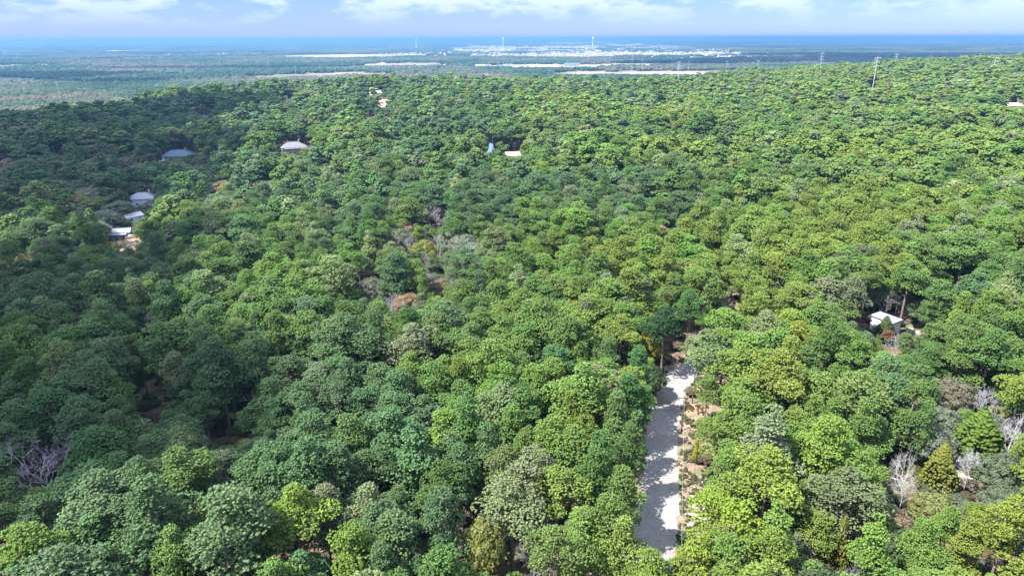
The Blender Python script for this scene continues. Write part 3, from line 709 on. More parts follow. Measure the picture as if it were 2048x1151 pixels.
BAREM = [mesh_np('bare_branches', v, f, [MAT['twig']], np.ones(len(v))) for v, f in BARE[0]]
DEADM = [mesh_np('dead_branches', v, f, [MAT['twig']], np.ones(len(v))) for v, f in DEAD]
SRC = {}
def source(kd, lod):
    """collection (outside the scene) with the shapes a forest object instances"""
    if (kd, lod) in SRC: return SRC[kd, lod]
    col = bpy.data.collections.new('%s_shapes' % kd); L = []
    if kd == 'bare':
        for i, (v, f) in enumerate(BARE[lod]): L.append(mesh_np('tree_shape', v, f, [MAT['twig']], np.ones(len(v))))
    else:
        mt = MAT['leaf' if kd == 'oak' else 'pine']
        for (V_, F_, S_), (WV, WF) in SH[kd, lod]:
            V2, F2, S2, I2 = merge([(V_, F_, S_, 0), (WV, WF, None, 1)]); L.append(mesh_np('tree_shape', V2, F2, [mt, MAT['bark']], S2, I2))
    for i, me in enumerate(L):
        o = bpy.data.objects.new('shape_%s_%d_%02d' % (kd, lod, i), me); col.objects.link(o)
    SRC[kd, lod] = (col, len(L)); return SRC[kd, lod]
def forest_nodes(name, cols):
    """one node group: every entry (collection, lod id) instanced on the points whose 'lod' equals its id"""
    ng = bpy.data.node_groups.new(name, 'GeometryNodeTree'); ng.is_modifier = True
    ng.interface.new_socket('Geometry', in_out='INPUT', socket_type='NodeSocketGeometry'); ng.interface.new_socket('Geometry', in_out='OUTPUT', socket_type='NodeSocketGeometry')
    gi = ng.nodes.new('NodeGroupInput'); go = ng.nodes.new('NodeGroupOutput'); jn = ng.nodes.new('GeometryNodeJoinGeometry')
    def attr(nm, ty):
        a = ng.nodes.new('GeometryNodeInputNamedAttribute'); a.data_type = ty; a.inputs['Name'].default_value = nm
        return a.outputs['Attribute']
    for idn, col in cols:
        ci = ng.nodes.new('GeometryNodeCollectionInfo'); ci.inputs['Collection'].default_value = col; ci.inputs['Separate Children'].default_value = True; ci.inputs['Reset Children'].default_value = True
        ip = ng.nodes.new('GeometryNodeInstanceOnPoints'); ip.inputs['Pick Instance'].default_value = True
        cmp_ = ng.nodes.new('FunctionNodeCompare'); cmp_.data_type = 'INT'; cmp_.operation = 'EQUAL'; cmp_.inputs[3].default_value = idn
        ng.links.new(attr('lod', 'INT'), cmp_.inputs[2]); ng.links.new(cmp_.outputs[0], ip.inputs['Selection'])
        ng.links.new(gi.outputs[0], ip.inputs['Points']); ng.links.new(ci.outputs[0], ip.inputs['Instance'])
        ng.links.new(attr('variant', 'INT'), ip.inputs['Instance Index'])
        er = ng.nodes.new('FunctionNodeEulerToRotation'); ng.links.new(attr('turn', 'FLOAT_VECTOR'), er.inputs[0]); ng.links.new(er.outputs[0], ip.inputs['Rotation'])
        ng.links.new(attr('size', 'FLOAT_VECTOR'), ip.inputs['Scale']); ng.links.new(ip.outputs[0], jn.inputs[0])
    ng.links.new(jn.outputs[0], go.inputs[0]); return ng
def forest(name, P_, tint, turn, size, lod, var, cols, label=None):
    me = bpy.data.meshes.new(name); me.vertices.add(len(P_)); me.vertices.foreach_set('co', np.asarray(P_, np.float32).ravel())
    def at(nm, ty, val, key):
        q = me.attributes.new(nm, ty, 'POINT'); q.data.foreach_set(key, np.ascontiguousarray(val).ravel())
    at('tint', 'FLOAT_VECTOR', np.asarray(tint, np.float32), 'vector'); at('turn', 'FLOAT_VECTOR', np.asarray(turn, np.float32), 'vector'); at('size', 'FLOAT_VECTOR', np.asarray(size, np.float32), 'vector')
    at('lod', 'INT', np.asarray(lod, np.int32), 'value'); at('variant', 'INT', np.asarray(var, np.int32), 'value')
    o = link(name, me); md = o.modifiers.new('trees', 'NODES'); md.node_group = forest_nodes(name, cols); tag(o, label, kind='stuff'); return o

# which 300 of each kind show largest: those get objects of their own
for t_ in trees:
    t_['z'] = float(tz(t_['x'], t_['y'])); hz_ = t_['z']+t_['H']*.75
    u_, v_, d_ = project((t_['x'], t_['y'], hz_)); t_['u'] = float(u_); t_['v'] = float(v_); t_['d'] = float(d_)
    t_['px'] = t_['R']*2*FPX/t_['d'] if t_['d'] > 1 else 0
    t_['in'] = -10 < t_['u'] < 2058 and -10 < t_['v'] < 1165 and t_['d'] > 1
def pick(kd, nmax):
    c = [t_ for t_ in trees if t_['kind'] == kd and t_['in']]
    c.sort(key=lambda t_: (not t_['hero'], -t_['px'])); return c[:nmax]
single = {kd: pick(kd, nm) for kd, nm in (('pine', 300), ('oak', 300), ('bare', 300), ('juniper', 300), ('dead', 5))}
sel = set(id(t_) for L_ in single.values() for t_ in L_)

# labels: a place named from things one can find (the gravel road, the poles, the houses, the odd trees)
ORD = ['first', 'second', 'third', 'fourth', 'fifth', 'sixth', 'seventh', 'eighth', 'ninth', 'tenth', 'eleventh', 'twelfth', 'thirteenth', 'fourteenth', 'fifteenth', 'sixteenth', 'seventeenth',
       'eighteenth', 'nineteenth', 'twentieth', 'twenty-first', 'twenty-second', 'twenty-third', 'twenty-fourth', 'twenty-fifth', 'twenty-sixth', 'twenty-seventh', 'twenty-eighth', 'twenty-ninth', 'thirtieth']
def colour_of(t_):
    if t_.get('cname'): return t_['cname']
    c = np.array(t_['tint']); c = c/c.sum(); return min(TINT, key=lambda k_: np.abs(np.array(TINT[k_])/sum(TINT[k_])-c).sum())
def road_x(y): return float(np.interp(y, RC[:, 1], RC[:, 0]))
def label_rows(L_, noun, cat, nrow):
    L2 = [t_ for t_ in L_ if not t_['label']]
    L2.sort(key=lambda t_: -t_['v']); 
    for k_ in range(0, len(L2), nrow):
        row = L2[k_:k_+nrow]; rn = k_//nrow
        for side in (-1, 1):
            s_ = [t_ for t_ in row if (t_['x']-road_x(t_['y']))*side > 0]; s_.sort(key=lambda t_: abs(t_['x']-road_x(t_['y'])))
            for q_, t_ in enumerate(s_):
                sd = 'left' if side < 0 else 'right'
                sz = 'broad' if t_['R'] > 4.3 else 'slim' if t_['R'] < 3.2 else 'rounded'
                kn = {'leafless tree': 'bare'}.get(noun, noun); rw = 'the lowest %s row' % kn if rn == 0 else 'the %s %s row up' % (ORD[min(rn, 29)], kn)
                t_['label'] = '%s %s %s, %s %s of the gravel road in %s' % (sz, colour_of(t_), noun, ORD[q_] if q_ < 30 else 'last', sd, rw)
                t_['auto'] = True
label_rows(single['pine'], 'pine', 'tree', 26)
label_rows(single['oak'], 'oak', 'tree', 22)
label_rows(single['bare'], 'leafless tree', 'tree', 14)
label_rows(single['juniper'], 'juniper', 'tree', 10)

for kd, L_ in single.items():
    for q_, t_ in enumerate(L_):
        Hu, Ru = UNIT[kd]; sxy = t_['R']/Ru; sz = t_['H']/Hu; rz = rng.uniform(0, 6.283)
        nm = dict(pine='pine_tree', oak='oak_tree', bare='bare_tree', juniper='juniper_tree', dead='dead_tree')[kd]
        gp = dict(pine='pines of the forest', oak='oaks among the pines', bare='leafless trees in the forest', juniper='junipers among the pines', dead='dead snags')[kd]
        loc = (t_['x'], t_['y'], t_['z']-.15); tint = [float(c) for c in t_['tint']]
        if kd in ('bare', 'dead'):
            tint = [c*(1.05 if t_['hero'] else .75) for c in tint]; me = BAREM[q_ % len(BAREM)] if kd == 'bare' else DEADM[q_ % 2]
            o = link(nm, me); o.location = loc; o.rotation_euler = (0, 0, rz); o.scale = (sxy, sxy, sz); o['tint'] = tint
            tag(o, t_['label'], 'tree', gp); continue
        vi = int(rng.integers(len(CROWN[kd])))
        if kd == 'pine' and t_['hero']: vi = (0, 1, 3, 4, 6)[q_ % 5] if not (1200 < t_['u'] < 1300) else (2, 5, 8)[q_ % 3]
        o = empty(nm, loc, rz, (sxy, sxy, sz)); tag(o, t_['label'], 'tree', gp)
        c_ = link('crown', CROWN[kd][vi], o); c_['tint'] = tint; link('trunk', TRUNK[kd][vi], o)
for kd, fn, lb in (('pine', 'pine_forest', 'the mass of further green pines covering the hills'), ('oak', 'oak_woodland', 'further oaks scattered through the pine forest'), ('bare', 'bare_woodland', None), ('juniper', 'juniper_woodland', None)):
    L_ = [t_ for t_ in trees if t_['kind'] == kd and id(t_) not in sel]
    if not L_: continue
    Hu, Ru = UNIT[kd]; D_ = np.array([math.hypot(t_['x'], t_['y']) for t_ in L_])
    D_ = D_*rng.uniform(.8, 1.25, len(D_)); lod = np.where(D_ < 330, 0, np.where(D_ < 640, 1, 2)); nv = np.array([source(kd, l)[1] for l in range(3)])
    cols = [(l, source(kd, l)[0]) for l in range(3)]
    var = (rng.integers(0, 1000, len(L_)) % nv[lod])
    forest(fn, [(t_['x'], t_['y'], t_['z']-.2) for t_ in L_], [t_['tint'] for t_ in L_], np.stack([rng.normal(0, .04, len(L_)), rng.normal(0, .04, len(L_)), rng.uniform(0, 6.283, len(L_))], 1),
           [(t_['R']/Ru, t_['R']/Ru, t_['H']/Hu) for t_ in L_], lod, var, cols, lb)

# undergrowth below the pines: low shrubs and grass clumps, uncountable
ux, uy = candidates(2.4, 60, 330, 45); k = (road_dist(ux, uy) > .8); ux, uy = ux[k], uy[k]; k = rng.uniform(size=len(ux)) < np.where(road_dist(ux, uy) < 9, .12, .42); ux, uy = ux[k], uy[k]
nu = len(ux); s_ = rng.uniform(.10, .38, nu)
forest('undergrowth', np.stack([ux, uy, tz(ux, uy)-.1], 1), np.array([OTINT[ok_[i]] for i in rng.choice(6, nu, p=[.2, .35, .2, .1, .1, .05])])*rng.uniform(.7, 1.2, (nu, 1)),
       np.stack([np.zeros(nu), np.zeros(nu), rng.uniform(0, 6.28, nu)], 1), np.stack([s_*1.3, s_*1.3, s_*.75], 1), np.full(nu, 1), rng.integers(0, 4, nu), [(1, source('oak', 1)[0])], 'low shrubs and saplings on the forest floor')

# weeds and grass tufts along the verge of the road
wx = []; wy = []
for k in range(6000):
    i_ = rng.integers(20, len(RC)-30); a_ = RC[i_]; d_ = RH[i_] + abs(rng.normal(0, 4.5)) + .1; s_2 = 1 if rng.uniform() < .7 else -1; wx.append(a_[0]+s_2*d_+rng.normal(0, .3)); wy.append(a_[1]+rng.uniform(-4, 4))
wx = np.array(wx); wy = np.array(wy); k = road_dist(wx, wy) > .1; k &= np.array([mnoise.noise(Vector((p*.25, q_*.25, 4))) for p, q_ in zip(wx, wy)]) > rng.normal(-.02, .15, len(wx)); wx, wy = wx[k], wy[k]; nu = len(wx); s_ = rng.uniform(.02, .075, nu)
forest('verge_weeds', np.stack([wx, wy, tz(wx, wy)+.02], 1), np.array([(.09, .12, .045), (.14, .13, .07), (.06, .09, .035), (.18, .15, .09)])[rng.integers(0, 4, nu)], np.stack([0*wx, 0*wx, rng.uniform(0, 6.28, nu)], 1), np.stack([s_*1.5, s_*1.2, s_*.7], 1), np.full(nu, 1), rng.integers(0, 4, nu), [(1, source('oak', 1)[0])], 'weeds and grass tufts along the gravel road')

# ------------------------------------------------------------------ the plain: woods as far as the horizon
def copse(seed, size, n, r0, r1, h0, h1, trunkless=True):
    g = np.random.default_rng(seed); xy = g.uniform(-size/2, size/2, (n, 2)); rr_ = g.uniform(r0, r1, n); hh = g.uniform(h0, h1, n)
    v, f, s = puffs(np.stack([xy[:, 0], xy[:, 1], hh-rr_*.5], 1), rr_, g, .3, .62, .16); return mesh_np('copse', v, f, [MAT['leaf']], s)
def copse_cols(cid, seed, *a):
    col = bpy.data.collections.new('copse_shapes'); 
    for i in range(4): o = bpy.data.objects.new('copse_%s_%02d' % (cid, i), copse(seed+i, *a)); col.objects.link(o)
    return col
SUB = bpy.data.collections
def grid_pts(s, r0, r1, amax=41):
    n = int(r1/s)+1; gx, gy = np.meshgrid(np.arange(-n, n+1), np.arange(0, n+1)); x = (gx+rng.uniform(-.45, .45, gx.shape))*s; y = (gy+rng.uniform(-.45, .45, gx.shape))*s
    x = x.ravel(); y = y.ravel(); r = np.hypot(x, y); a = np.degrees(np.abs(np.arctan2(x, y))); k = (r > r0) & (r <= r1) & (a < amax); return x[k], y[k]
def pnoise(x, y, f, s): return np.array([mnoise.fractal(Vector((p*f, q_*f, s)), 1., 2., 3) for p, q_ in zip(x, y)])
def farz(x, y):
    r = np.hypot(x, y); return tz(x, y) + np.clip((r-3000)/6000, 0, 1)*(11*np.sin(x*.0011+1)*np.cos(y*.0007) + 10*np.sin(x*.0004-y*.0009))
def plain_tint(x, y):
    a = pnoise(x, y, .0016, 2.); b = pnoise(x, y, .006, 5.); n_ = len(x)
    g1 = np.array([.035, .085, .04]); g2 = np.array([.075, .13, .06]); g3 = np.array([.15, .14, .10]); w = np.clip(.46+a*1.3+b*.8+rng.normal(0, .12, n_), 0, 1)[:, None]
    t_ = np.where(w < .5, g1+(g2-g1)*w*2, g2+(g3-g2)*(w-.5)*2); return t_*rng.uniform(.85, 1.15, (n_, 1))
# single broadleaved crowns just beyond the ridges
x, y = grid_pts(9.0, 700, 2300); r = np.hypot(x, y); a = np.arctan2(x, y); rd = np.interp(a, AZ, [720, 720, 900, 930, 950, 1000, 1420, 1600, 1600])+60
k = (r > rd) & ~in_ell(x, y, FIELDS) & ((r > 1500) | (a < -.2)); x, y = x[k], y[k]
# drop what the ridge hides: sight line test against the canopy
k = np.ones(len(x), bool); top_ = tz(x, y)+13
for fr in np.linspace(.3, .95, 14): k &= (CAM_Z+(top_-CAM_Z)*fr) > (tz(x*fr, y*fr) + np.where(np.hypot(x*fr, y*fr) < np.interp(np.arctan2(x, y), AZ, [720, 720, 900, 930, 950, 1000, 1420, 1600, 1600])+60, 11, 5))
x, y = x[k], y[k]; nn = len(x); Ho = rng.uniform(8, 13.5, nn); Ro = Ho*rng.uniform(.48, .64, nn)
pt_ = plain_tint(x, y)*[1.6, 1.45, 1.5]
print('plain trees', nn)
forest('valley_woods', np.stack([x, y, tz(x, y)-.3], 1), pt_, np.stack([0*x, 0*x, rng.uniform(0, 6.28, nn)], 1), np.stack([Ro/4.2, Ro/4.2, Ho/10], 1), np.full(nn, 2), rng.integers(0, 3, nn), [(2, source('oak', 2)[0])], 'brownish green oak woods on the plain beyond the ridge')
for nm, s, r0, r1, args in (('plain_woods', 62, 2250, 6500, (66, 42, 4., 8., 7, 13)), ('distant_woods', 190, 6500, 17000, (205, 60, 13, 24, 9, 15)), ('horizon_woods', 620, 17000, 40000, (640, 60, 40, 75, 10, 18))):
    x, y = grid_pts(s, r0, r1, 40); tn = pnoise(x, y, .0011 if s < 100 else .0006, 8.); 
    k = ~in_ell(x, y, FIELDS, 1.0) & (tn > -.36) & ~(in_ell(x, y, TOWN) & (rng.uniform(size=len(x)) < .75)); x, y = x[k], y[k]; nn = len(x); print(nm, nn)
    forest(nm, np.stack([x, y, farz(x, y)-.5], 1), plain_tint(x, y), np.stack([0*x, 0*x, rng.uniform(0, 6.28, nn)], 1), np.ones((nn, 3))*rng.uniform(.85, 1.15, (nn, 1)), np.zeros(nn, int), rng.integers(0, 4, nn), [(0, copse_cols(nm, 900+s, *args))], None)

# ------------------------------------------------------------------ materials of built things
MAT.update(
 white=simple('white_paint', (.5, .5, .5), .6, .05), cream=simple('cream_siding', (.55, .50, .42), .7, .08), grey_wall=simple('grey_siding', (.38, .40, .43), .7, .08), blue_wall=simple('pale_blue_siding', (.42, .52, .62), .7, .06),
 pink=simple('pink_brick', (.48, .27, .22), .85, .15), shingle=simple('grey_shingles', (.12, .125, .135), .85, .18, 1.2), blue_shingle=simple('blue_grey_shingles', (.085, .13, .19), .8, .15, 1.2), metal_roof=simple('galvanised_roof', (.23, .25, .29), .5, .06, .6, .3),
 white_metal=simple('white_metal_roof', (.36, .37, .39), .4, .04, .5), glass=simple('window_glass', (.03, .04, .05), .08, .0, 1, 0, .8), wood=simple('weathered_timber', (.22, .15, .10), .9, .2, 3), steel=simple('galvanised_steel', (.42, .44, .47), .6, .05, 1, .1),
 pole=simple('creosote_pole', (.075, .055, .045), .9, .2, 3), wire=simple('aluminium_wire', (.3, .3, .3), .5, 0, 1, .2), concrete=simple('concrete', (.52, .50, .47), .85, .1, .5), rubber=simple('tyre_rubber', (.02, .02, .02), .9, .1), silver=simple('silver_paint', (.55, .56, .58), .3, .03, 1, .5),
 white_car=simple('white_car_paint', (.8, .8, .8), .3, .02), blue_tarp=simple('blue_tarp', (.08, .15, .30), .5, .1), orange=simple('terracotta_boards', (.45, .20, .12), .8, .15), tan_roof=simple('tan_roof', (.42, .33, .26), .8, .1), wtank=simple('tank_white', (.75, .77, .8), .5, .04))

def house(key, label, w, d, hw, hr, wall, roof, kind='gable', rz=0, porch=False, cat='house', chimney=True, name='house', ov=.6, group=None, at=None):
    x, y = at if at else HOUSES[key]; o = empty(name, (x, y, float(farz(x, y))-.1), rz); tag(o, label, cat, group)
    MB().box(-w/2, w/2, -d/2, d/2, 0, hw).build('wall', MAT[wall], o)
    W, D = w/2+ov, d/2+ov; m_ = MB(); e = hw-.15; t0 = e+.22
    if kind == 'gable':
        m_.add([(-W, -D, e), (W, -D, e), (W, D, e), (-W, D, e), (-W, -D, t0), (W, -D, t0), (W, D, t0), (-W, D, t0), (-W, 0, t0+hr), (W, 0, t0+hr)],
               [(3, 2, 1, 0), (0, 1, 5, 4), (2, 3, 7, 6), (0, 4, 8, 7, 3), (1, 2, 6, 9, 5), (4, 5, 9, 8), (6, 7, 8, 9)])
        gb = MB(); 
    elif kind == 'hip':
        q_ = min(D, W*.8)
        m_.add([(-W, -D, e), (W, -D, e), (W, D, e), (-W, D, e), (-W, -D, t0), (W, -D, t0), (W, D, t0), (-W, D, t0), (-W+q_, 0, t0+hr), (W-q_, 0, t0+hr)],
               [(3, 2, 1, 0), (0, 1, 5, 4), (2, 3, 7, 6), (3, 0, 4, 7), (1, 2, 6, 5), (4, 5, 9, 8), (6, 7, 8, 9), (4, 8, 7), (5, 6, 9)])
    else:
        m_.add([(-W, -D, e), (W, -D, e), (W, D, e), (-W, D, e), (-W, -D, t0), (W, -D, t0), (W, D, t0+hr), (-W, D, t0+hr)], [(3, 2, 1, 0), (0, 1, 5, 4), (1, 2, 6, 5), (2, 3, 7, 6), (3, 0, 4, 7), (4, 5, 6, 7)])
    rf = m_.build('roof', MAT[roof], o)
    if kind in ('gable', 'hip'):
        x0 = W if kind == 'gable' else W-min(D, W*.8); MB().box(-x0, x0, -.14, .14, t0+hr-.04, t0+hr+.1).build('ridge_cap', MAT[roof], rf)
    if chimney: MB().box(w*.22, w*.22+.8, d*.08, d*.08+.8, hw, t0+hr+1.1).build('chimney', MAT['pink'], rf)
    nwin = max(2, int(w/3.4)); di = nwin//2
    for i in range(nwin):
        cx_ = -w/2 + (i+.5)*w/nwin
        if i == di:
            dr = MB().box(cx_-.5, cx_+.5, -d/2-.06, -d/2+.02, .05, 2.1).build('door', MAT['wood'], o); MB().box(cx_+.34, cx_+.42, -d/2-.12, -d/2-.06, 1.0, 1.08).build('handle', MAT['steel'], dr); continue
        wn = MB().box(cx_-.7, cx_+.7, -d/2-.05, -d/2+.02, .9, 2.2).build('window', MAT['white'], o)
        MB().box(cx_-.58, cx_+.58, -d/2-.08, -d/2-.052, 1.02, 2.08).build('pane', MAT['glass'], wn)
    for s_ in (-1, 1):
        wn = MB().box(s_*w/2-.05, s_*w/2+.05, -.7, .7, .9, 2.2).build('window', MAT['white'], o)
        MB().box(s_*(w/2+.065)-.013, s_*(w/2+.065)+.013, -.58, .58, 1.02, 2.08).build('pane', MAT['glass'], wn)
    if porch:
        dk = MB().box(-w*.42, w*.42, -d/2-3.4, -d/2-.08, -.1, .35).build('deck', MAT['wood'], o)
        for i in range(4): px_ = -w*.4+i*w*.8/3; MB().box(px_-.1, px_+.1, -d/2-3.3, -d/2-3.1, .35, hw-.4).build('post', MAT['white'], dk)
        MB().box(-w*.44, w*.44, -d/2-3.6, -d/2-ov-.02, hw-.4, hw-.2).build('porch_roof', MAT[roof], o)
        MB().box(-w*.4, w*.4, -d/2-3.24, -d/2-3.16, 1.15, 1.25).build('railing', MAT['white'], dk)
    return o
def face(key, add=0): x, y = HOUSES[key]; return -math.atan2(x, y)+R_(add)
house('gable', 'white gabled house in a clearing on the far ridge', 12, 12, 4.5, 2.6, 'white', 'white_metal', 'gable', face('gable', 35), chimney=False)
house('back_roof', 'house with pale grey hip roof just behind the white gabled house', 16, 10, 4.5, 3, 'grey_wall', 'shingle', 'hip', face('back_roof', -10))
house('hip_blue', 'pale blue house with long blue-grey hip roof in the shaded valley', 20, 11, 3.4, 3.2, 'blue_wall', 'blue_shingle', 'hip', face('hip_blue', -12), True)
house('hip_grey', 'grey house with hip roof and white decked porch among the pines', 17, 11, 5.2, 3.2, 'grey_wall', 'shingle', 'hip', face('hip_grey', 8), True)
house('metal', 'long house with pale galvanised metal roof in the left valley', 14, 10, 4.2, 2.6, 'blue_wall', 'metal_roof', 'hip', face('metal', -14), False)
house('shed', 'low shed with white roof below the metal roofed house', 8, 6, 2.8, 1.3, 'blue_wall', 'white_metal', 'gable', face('shed', 24), False, 'shed', False, 'shed', .3)
house('cabin', 'small blue-white cabin under shade trees at the dirt yard', 9, 5, 2.9, 1.3, 'blue_wall', 'metal_roof', 'gable', face('cabin', -18), True, chimney=False)
house('pink', 'pinkish brick house half hidden by pines in mid slope', 12, 8, 3.2, 1.8, 'pink', 'tan_roof', 'gable', face('pink', 12), chimney=False)
house('white_house', 'white walled house with flat pale roof behind a dark tree on the right', 6, 3.4, 5.2, .25, 'white', 'metal_roof', 'shed', face('white_house', -32), chimney=False, ov=.3)
house('tan_house', 'pink and tan house on the right hillside', 12, 9, 4.2, 2.2, 'pink', 'tan_roof', 'gable', face('tan_house', 20))
house('white_roof', 'small house showing only a bright white roof below the steel power pole', 11, 8, 4.4, 2.0, 'cream', 'white_metal', 'gable', face('white_roof', 5), chimney=False)
house('pale_shed', 'white cottage wall peeping between pines near the left end of the ridge', 6, 5, 5, 1.8, 'white', 'metal_roof', 'gable', face('pale_shed', -30), chimney=False)
house('under_trees', 'low tan house in deep shade below the left ridge pines', 14, 8, 3.4, 1.8, 'cream', 'shingle', 'gable', face('under_trees', 10))
house('blue_house', 'dark blue roofed red house hidden on the upper slope', 12, 8, 4, 2, 'orange', 'blue_shingle', 'gable', face('blue_house', -15))
house('orange_shed', 'terracotta shed at the lower end of the tan clearing', 9, 5, 3, 1.2, 'orange', 'tan_roof', 'gable', face('orange_shed', 6), False, 'shed', False, 'shed', .3)
house('pale_roof', 'house with long flat pale grey roof between ridge pines', 18, 9, 5.5, 1.6, 'grey_wall', 'metal_roof', 'gable', face('pale_roof', 0), chimney=False)
# narrow A-frame
x, y = HOUSES['aframe']; o = empty('a_frame_cabin', (x, y, float(tz(x, y))-.1), face('aframe', 20)); tag(o, 'tall narrow A-frame cabin with white front and blue side', 'cabin')
MB().add([(-2.1, -3, 0), (2.1, -3, 0), (0, -3, 8.4), (-2.1, 3, 0), (2.1, 3, 0), (0, 3, 8.4)], [(0, 1, 2), (4, 3, 5), (0, 3, 4, 1)]).build('wall', MAT['white'], o)
for s_ in (-1, 1): MB().add([(s_*2.3, -3.3, -.1), (0, -3.3, 8.7), (0, 3.3, 8.7), (s_*2.3, 3.3, -.1), (s_*2.14, -3.3, -.1), (0, -3.3, 8.45), (0, 3.3, 8.45), (s_*2.14, 3.3, -.1)], [(0, 1, 2, 3), (7, 6, 5, 4), (0, 4, 5, 1), (3, 2, 6, 7), (0, 3, 7, 4)]).build('roof', MAT['blue_tarp' if s_ < 0 else 'white_metal'], o)
MB().box(-.45, .45, -3.06, -2.98, .1, 2.1).build('door', MAT['wood'], o); MB().box(-.6, .6, -3.05, -2.98, 3, 4.2).build('window', MAT['glass'], o)

# ------------------------------------------------------------------ parked vehicles
def vehicle(loc, rz, paint, label, kind):
    o = empty('pickup_truck' if kind == 'pickup' else 'parked_car', loc, rz); tag(o, label, 'pickup' if kind == 'pickup' else 'car')
    L, W = (5.4, 1.9) if kind == 'pickup' else (4.6, 1.8)
    if kind == 'pickup': pr = [(-L/2, .5), (L/2, .5), (L/2, .95), (L/2-1.3, 1.08), (L/2-1.9, 1.72), (.0, 1.75), (-.25, 1.1), (-L/2, 1.08)]
    else: pr = [(-L/2, .42), (L/2, .42), (L/2, .8), (L/2-1.1, .95), (L/2-1.8, 1.44), (-L/2+1.2, 1.46), (-L/2+.35, .98), (-L/2, .95)]
    k = len(pr); v = [(x_, -W/2*(.86 if z_ > 1.2 else 1), z_) for x_, z_ in pr]+[(x_, W/2*(.86 if z_ > 1.2 else 1), z_) for x_, z_ in pr]
    MB().add(v, [tuple(range(k))[::-1], tuple(range(k, 2*k))]+[(i, (i+1) % k, k+(i+1) % k, k+i) for i in range(k)]).build('body', MAT[paint], o)
    a = pr[3]; b_ = pr[4]; n_ = Vector((b_[1]-a[1], 0, -(b_[0]-a[0]))).normalized()*.02
    MB().add([(a[0]+n_.x-.08, -W*.40, a[1]+n_.z+.06), (a[0]+n_.x-.08, W*.40, a[1]+n_.z+.06), (b_[0]+n_.x+.05, W*.38, b_[1]+n_.z-.05), (b_[0]+n_.x+.05, -W*.38, b_[1]+n_.z-.05)], [(0, 1, 2, 3)]).build('windscreen', MAT['glass'], o)
    for s_ in (-1, 1):
        MB().box(pr[5][0]+.1, b_[0]-.05, s_*W*.46-.02, s_*W*.46+.02, 1.13 if kind == 'pickup' else 1.0, 1.6 if kind == 'pickup' else 1.38).build('side_window', MAT['glass'], o)
        for x_ in (-L*.31, L*.31):
            wh = MB().tube((x_, s_*W*.5-.11, .36), (x_, s_*W*.5+.11, .36), .36, .36, 12).build('wheel', MAT['rubber'], o); MB().tube((x_, s_*(W*.5+.112), .36), (x_, s_*(W*.5+.13), .36), .2, .2, 10).build('rim', MAT['silver'], wh)
        MB().box(L/2-.02, L/2+.03, s_*W*.36-.18, s_*W*.36+.18, .68, .84).build('headlight', MAT['white'], o)
    if kind == 'pickup': MB().box(-L/2+.1, -.35, -W*.42, W*.42, 1.085, 1.10).build('bed_liner', MAT['rubber'], o)
    return o
x, y = HOUSES['truck_a']; vehicle((x, y, float(tz(x, y))), face('truck_a', 15), 'white_car', 'white pickup parked in the yard left of the blue hip roofed house', 'pickup')
vehicle((x+2.5, y+7, float(tz(x+2.5, y+7))), face('truck_a', 10), 'white_car', 'white car parked behind the white pickup near the blue hip roofed house', 'car')
x, y = HOUSES['pickup']; vehicle((x, y, float(tz(x, y))), face('pickup', 10), 'silver', 'silver pickup parked to the right of the white walled house', 'pickup')
x, y = GP(250, 470)[:2]; vehicle((x+6, y-6, float(tz(x+6, y-6))), face('cabin', 30), 'white_car', 'white car at the dirt yard in front of the small cabin', 'car')

# ------------------------------------------------------------------ utility poles and wire along the road
def utility_pole(px, py, h, label):
    g_ = GP(px, py); o = empty('utility_pole', g_, 0); tag(o, label, 'utility pole', 'utility poles along the gravel road')
    MB().tube((0, 0, -.3), (0, 0, h), .16, .11, 8).build('post', MAT['pole'], o)
    MB().box(-.9, .9, .12, .22, h-.75, h-.63).build('crossarm', MAT['pole'], o)
    for s_ in (-.8, .8): MB().tube((s_, .17, h-.63), (s_, .17, h-.45), .05, .035, 6).build('insulator', MAT['wtank'], o)
    MB().tube((0, 0, h), (0, 0, h+.2), .05, .035, 6).build('insulator', MAT['wtank'], o)
    return g_ + Vector((0, 0, h+.2))
tp = [utility_pole(1384, 808, 8.6, 'dark wooden utility pole at the road bend'), utility_pole(1362, 866, 8.2, 'dark wooden utility pole on the bank below the bend'), utility_pole(1352, 1225, 8.5, 'wooden utility pole behind the lowest pines at the near end of the gravel road')]
def wire(a, b_, sag, label):
    m_ = MB(); n_ = 14; P_ = [a.lerp(b_, i/n_) - Vector((0, 0, 4*sag*(i/n_)*(1-i/n_))) for i in range(n_+1)]
    for i in range(n_): m_.tube(P_[i], P_[i+1], .017, .017, 4, False)
    tag(m_.build('power_line', MAT['wire']), label, 'power line', 'wires along the gravel road')
wire(tp[2], tp[1], .9, 'pale thin wire running along the right edge of the road'); wire(tp[1], tp[0], .2, 'short thin wire between the two poles at the road bend')

# ------------------------------------------------------------------ transmission poles, water towers, big buildings on the plain
def at_dist(px, py, D):
    v = ray(px, py); s_ = D/math.hypot(v[0], v[1]); return v[0]*s_, v[1]*s_, CAM_Z+v[2]*s_
def power_pole(px, ptop, D, label, arms=3):
    x, y, zt = at_dist(px, ptop, D); z0 = float(farz(x, y)); h = zt-z0; o = empty('transmission_pole', (x, y, z0), -math.atan2(x, y)+.5); tag(o, label, 'power pole', 'steel transmission poles of the power line')
    r0 = .40 if D < 1700 else .36; MB().tube((0, 0, -1), (0, 0, h), r0, r0*.5, 8).build('shaft', MAT['steel'], o)
    for i in range(arms):
        z_ = h-1.5-i*4.2
        for s_ in (-1, 1):
            am = MB().tube((0, 0, z_), (s_*2.8, 0, z_+.5), .16, .09, 5).build('crossarm', MAT['steel'], o); MB().tube((s_*2.7, 0, z_+.45), (s_*2.7, 0, z_-1.4), .1, .1, 5).build('insulator', MAT['wtank'], am)
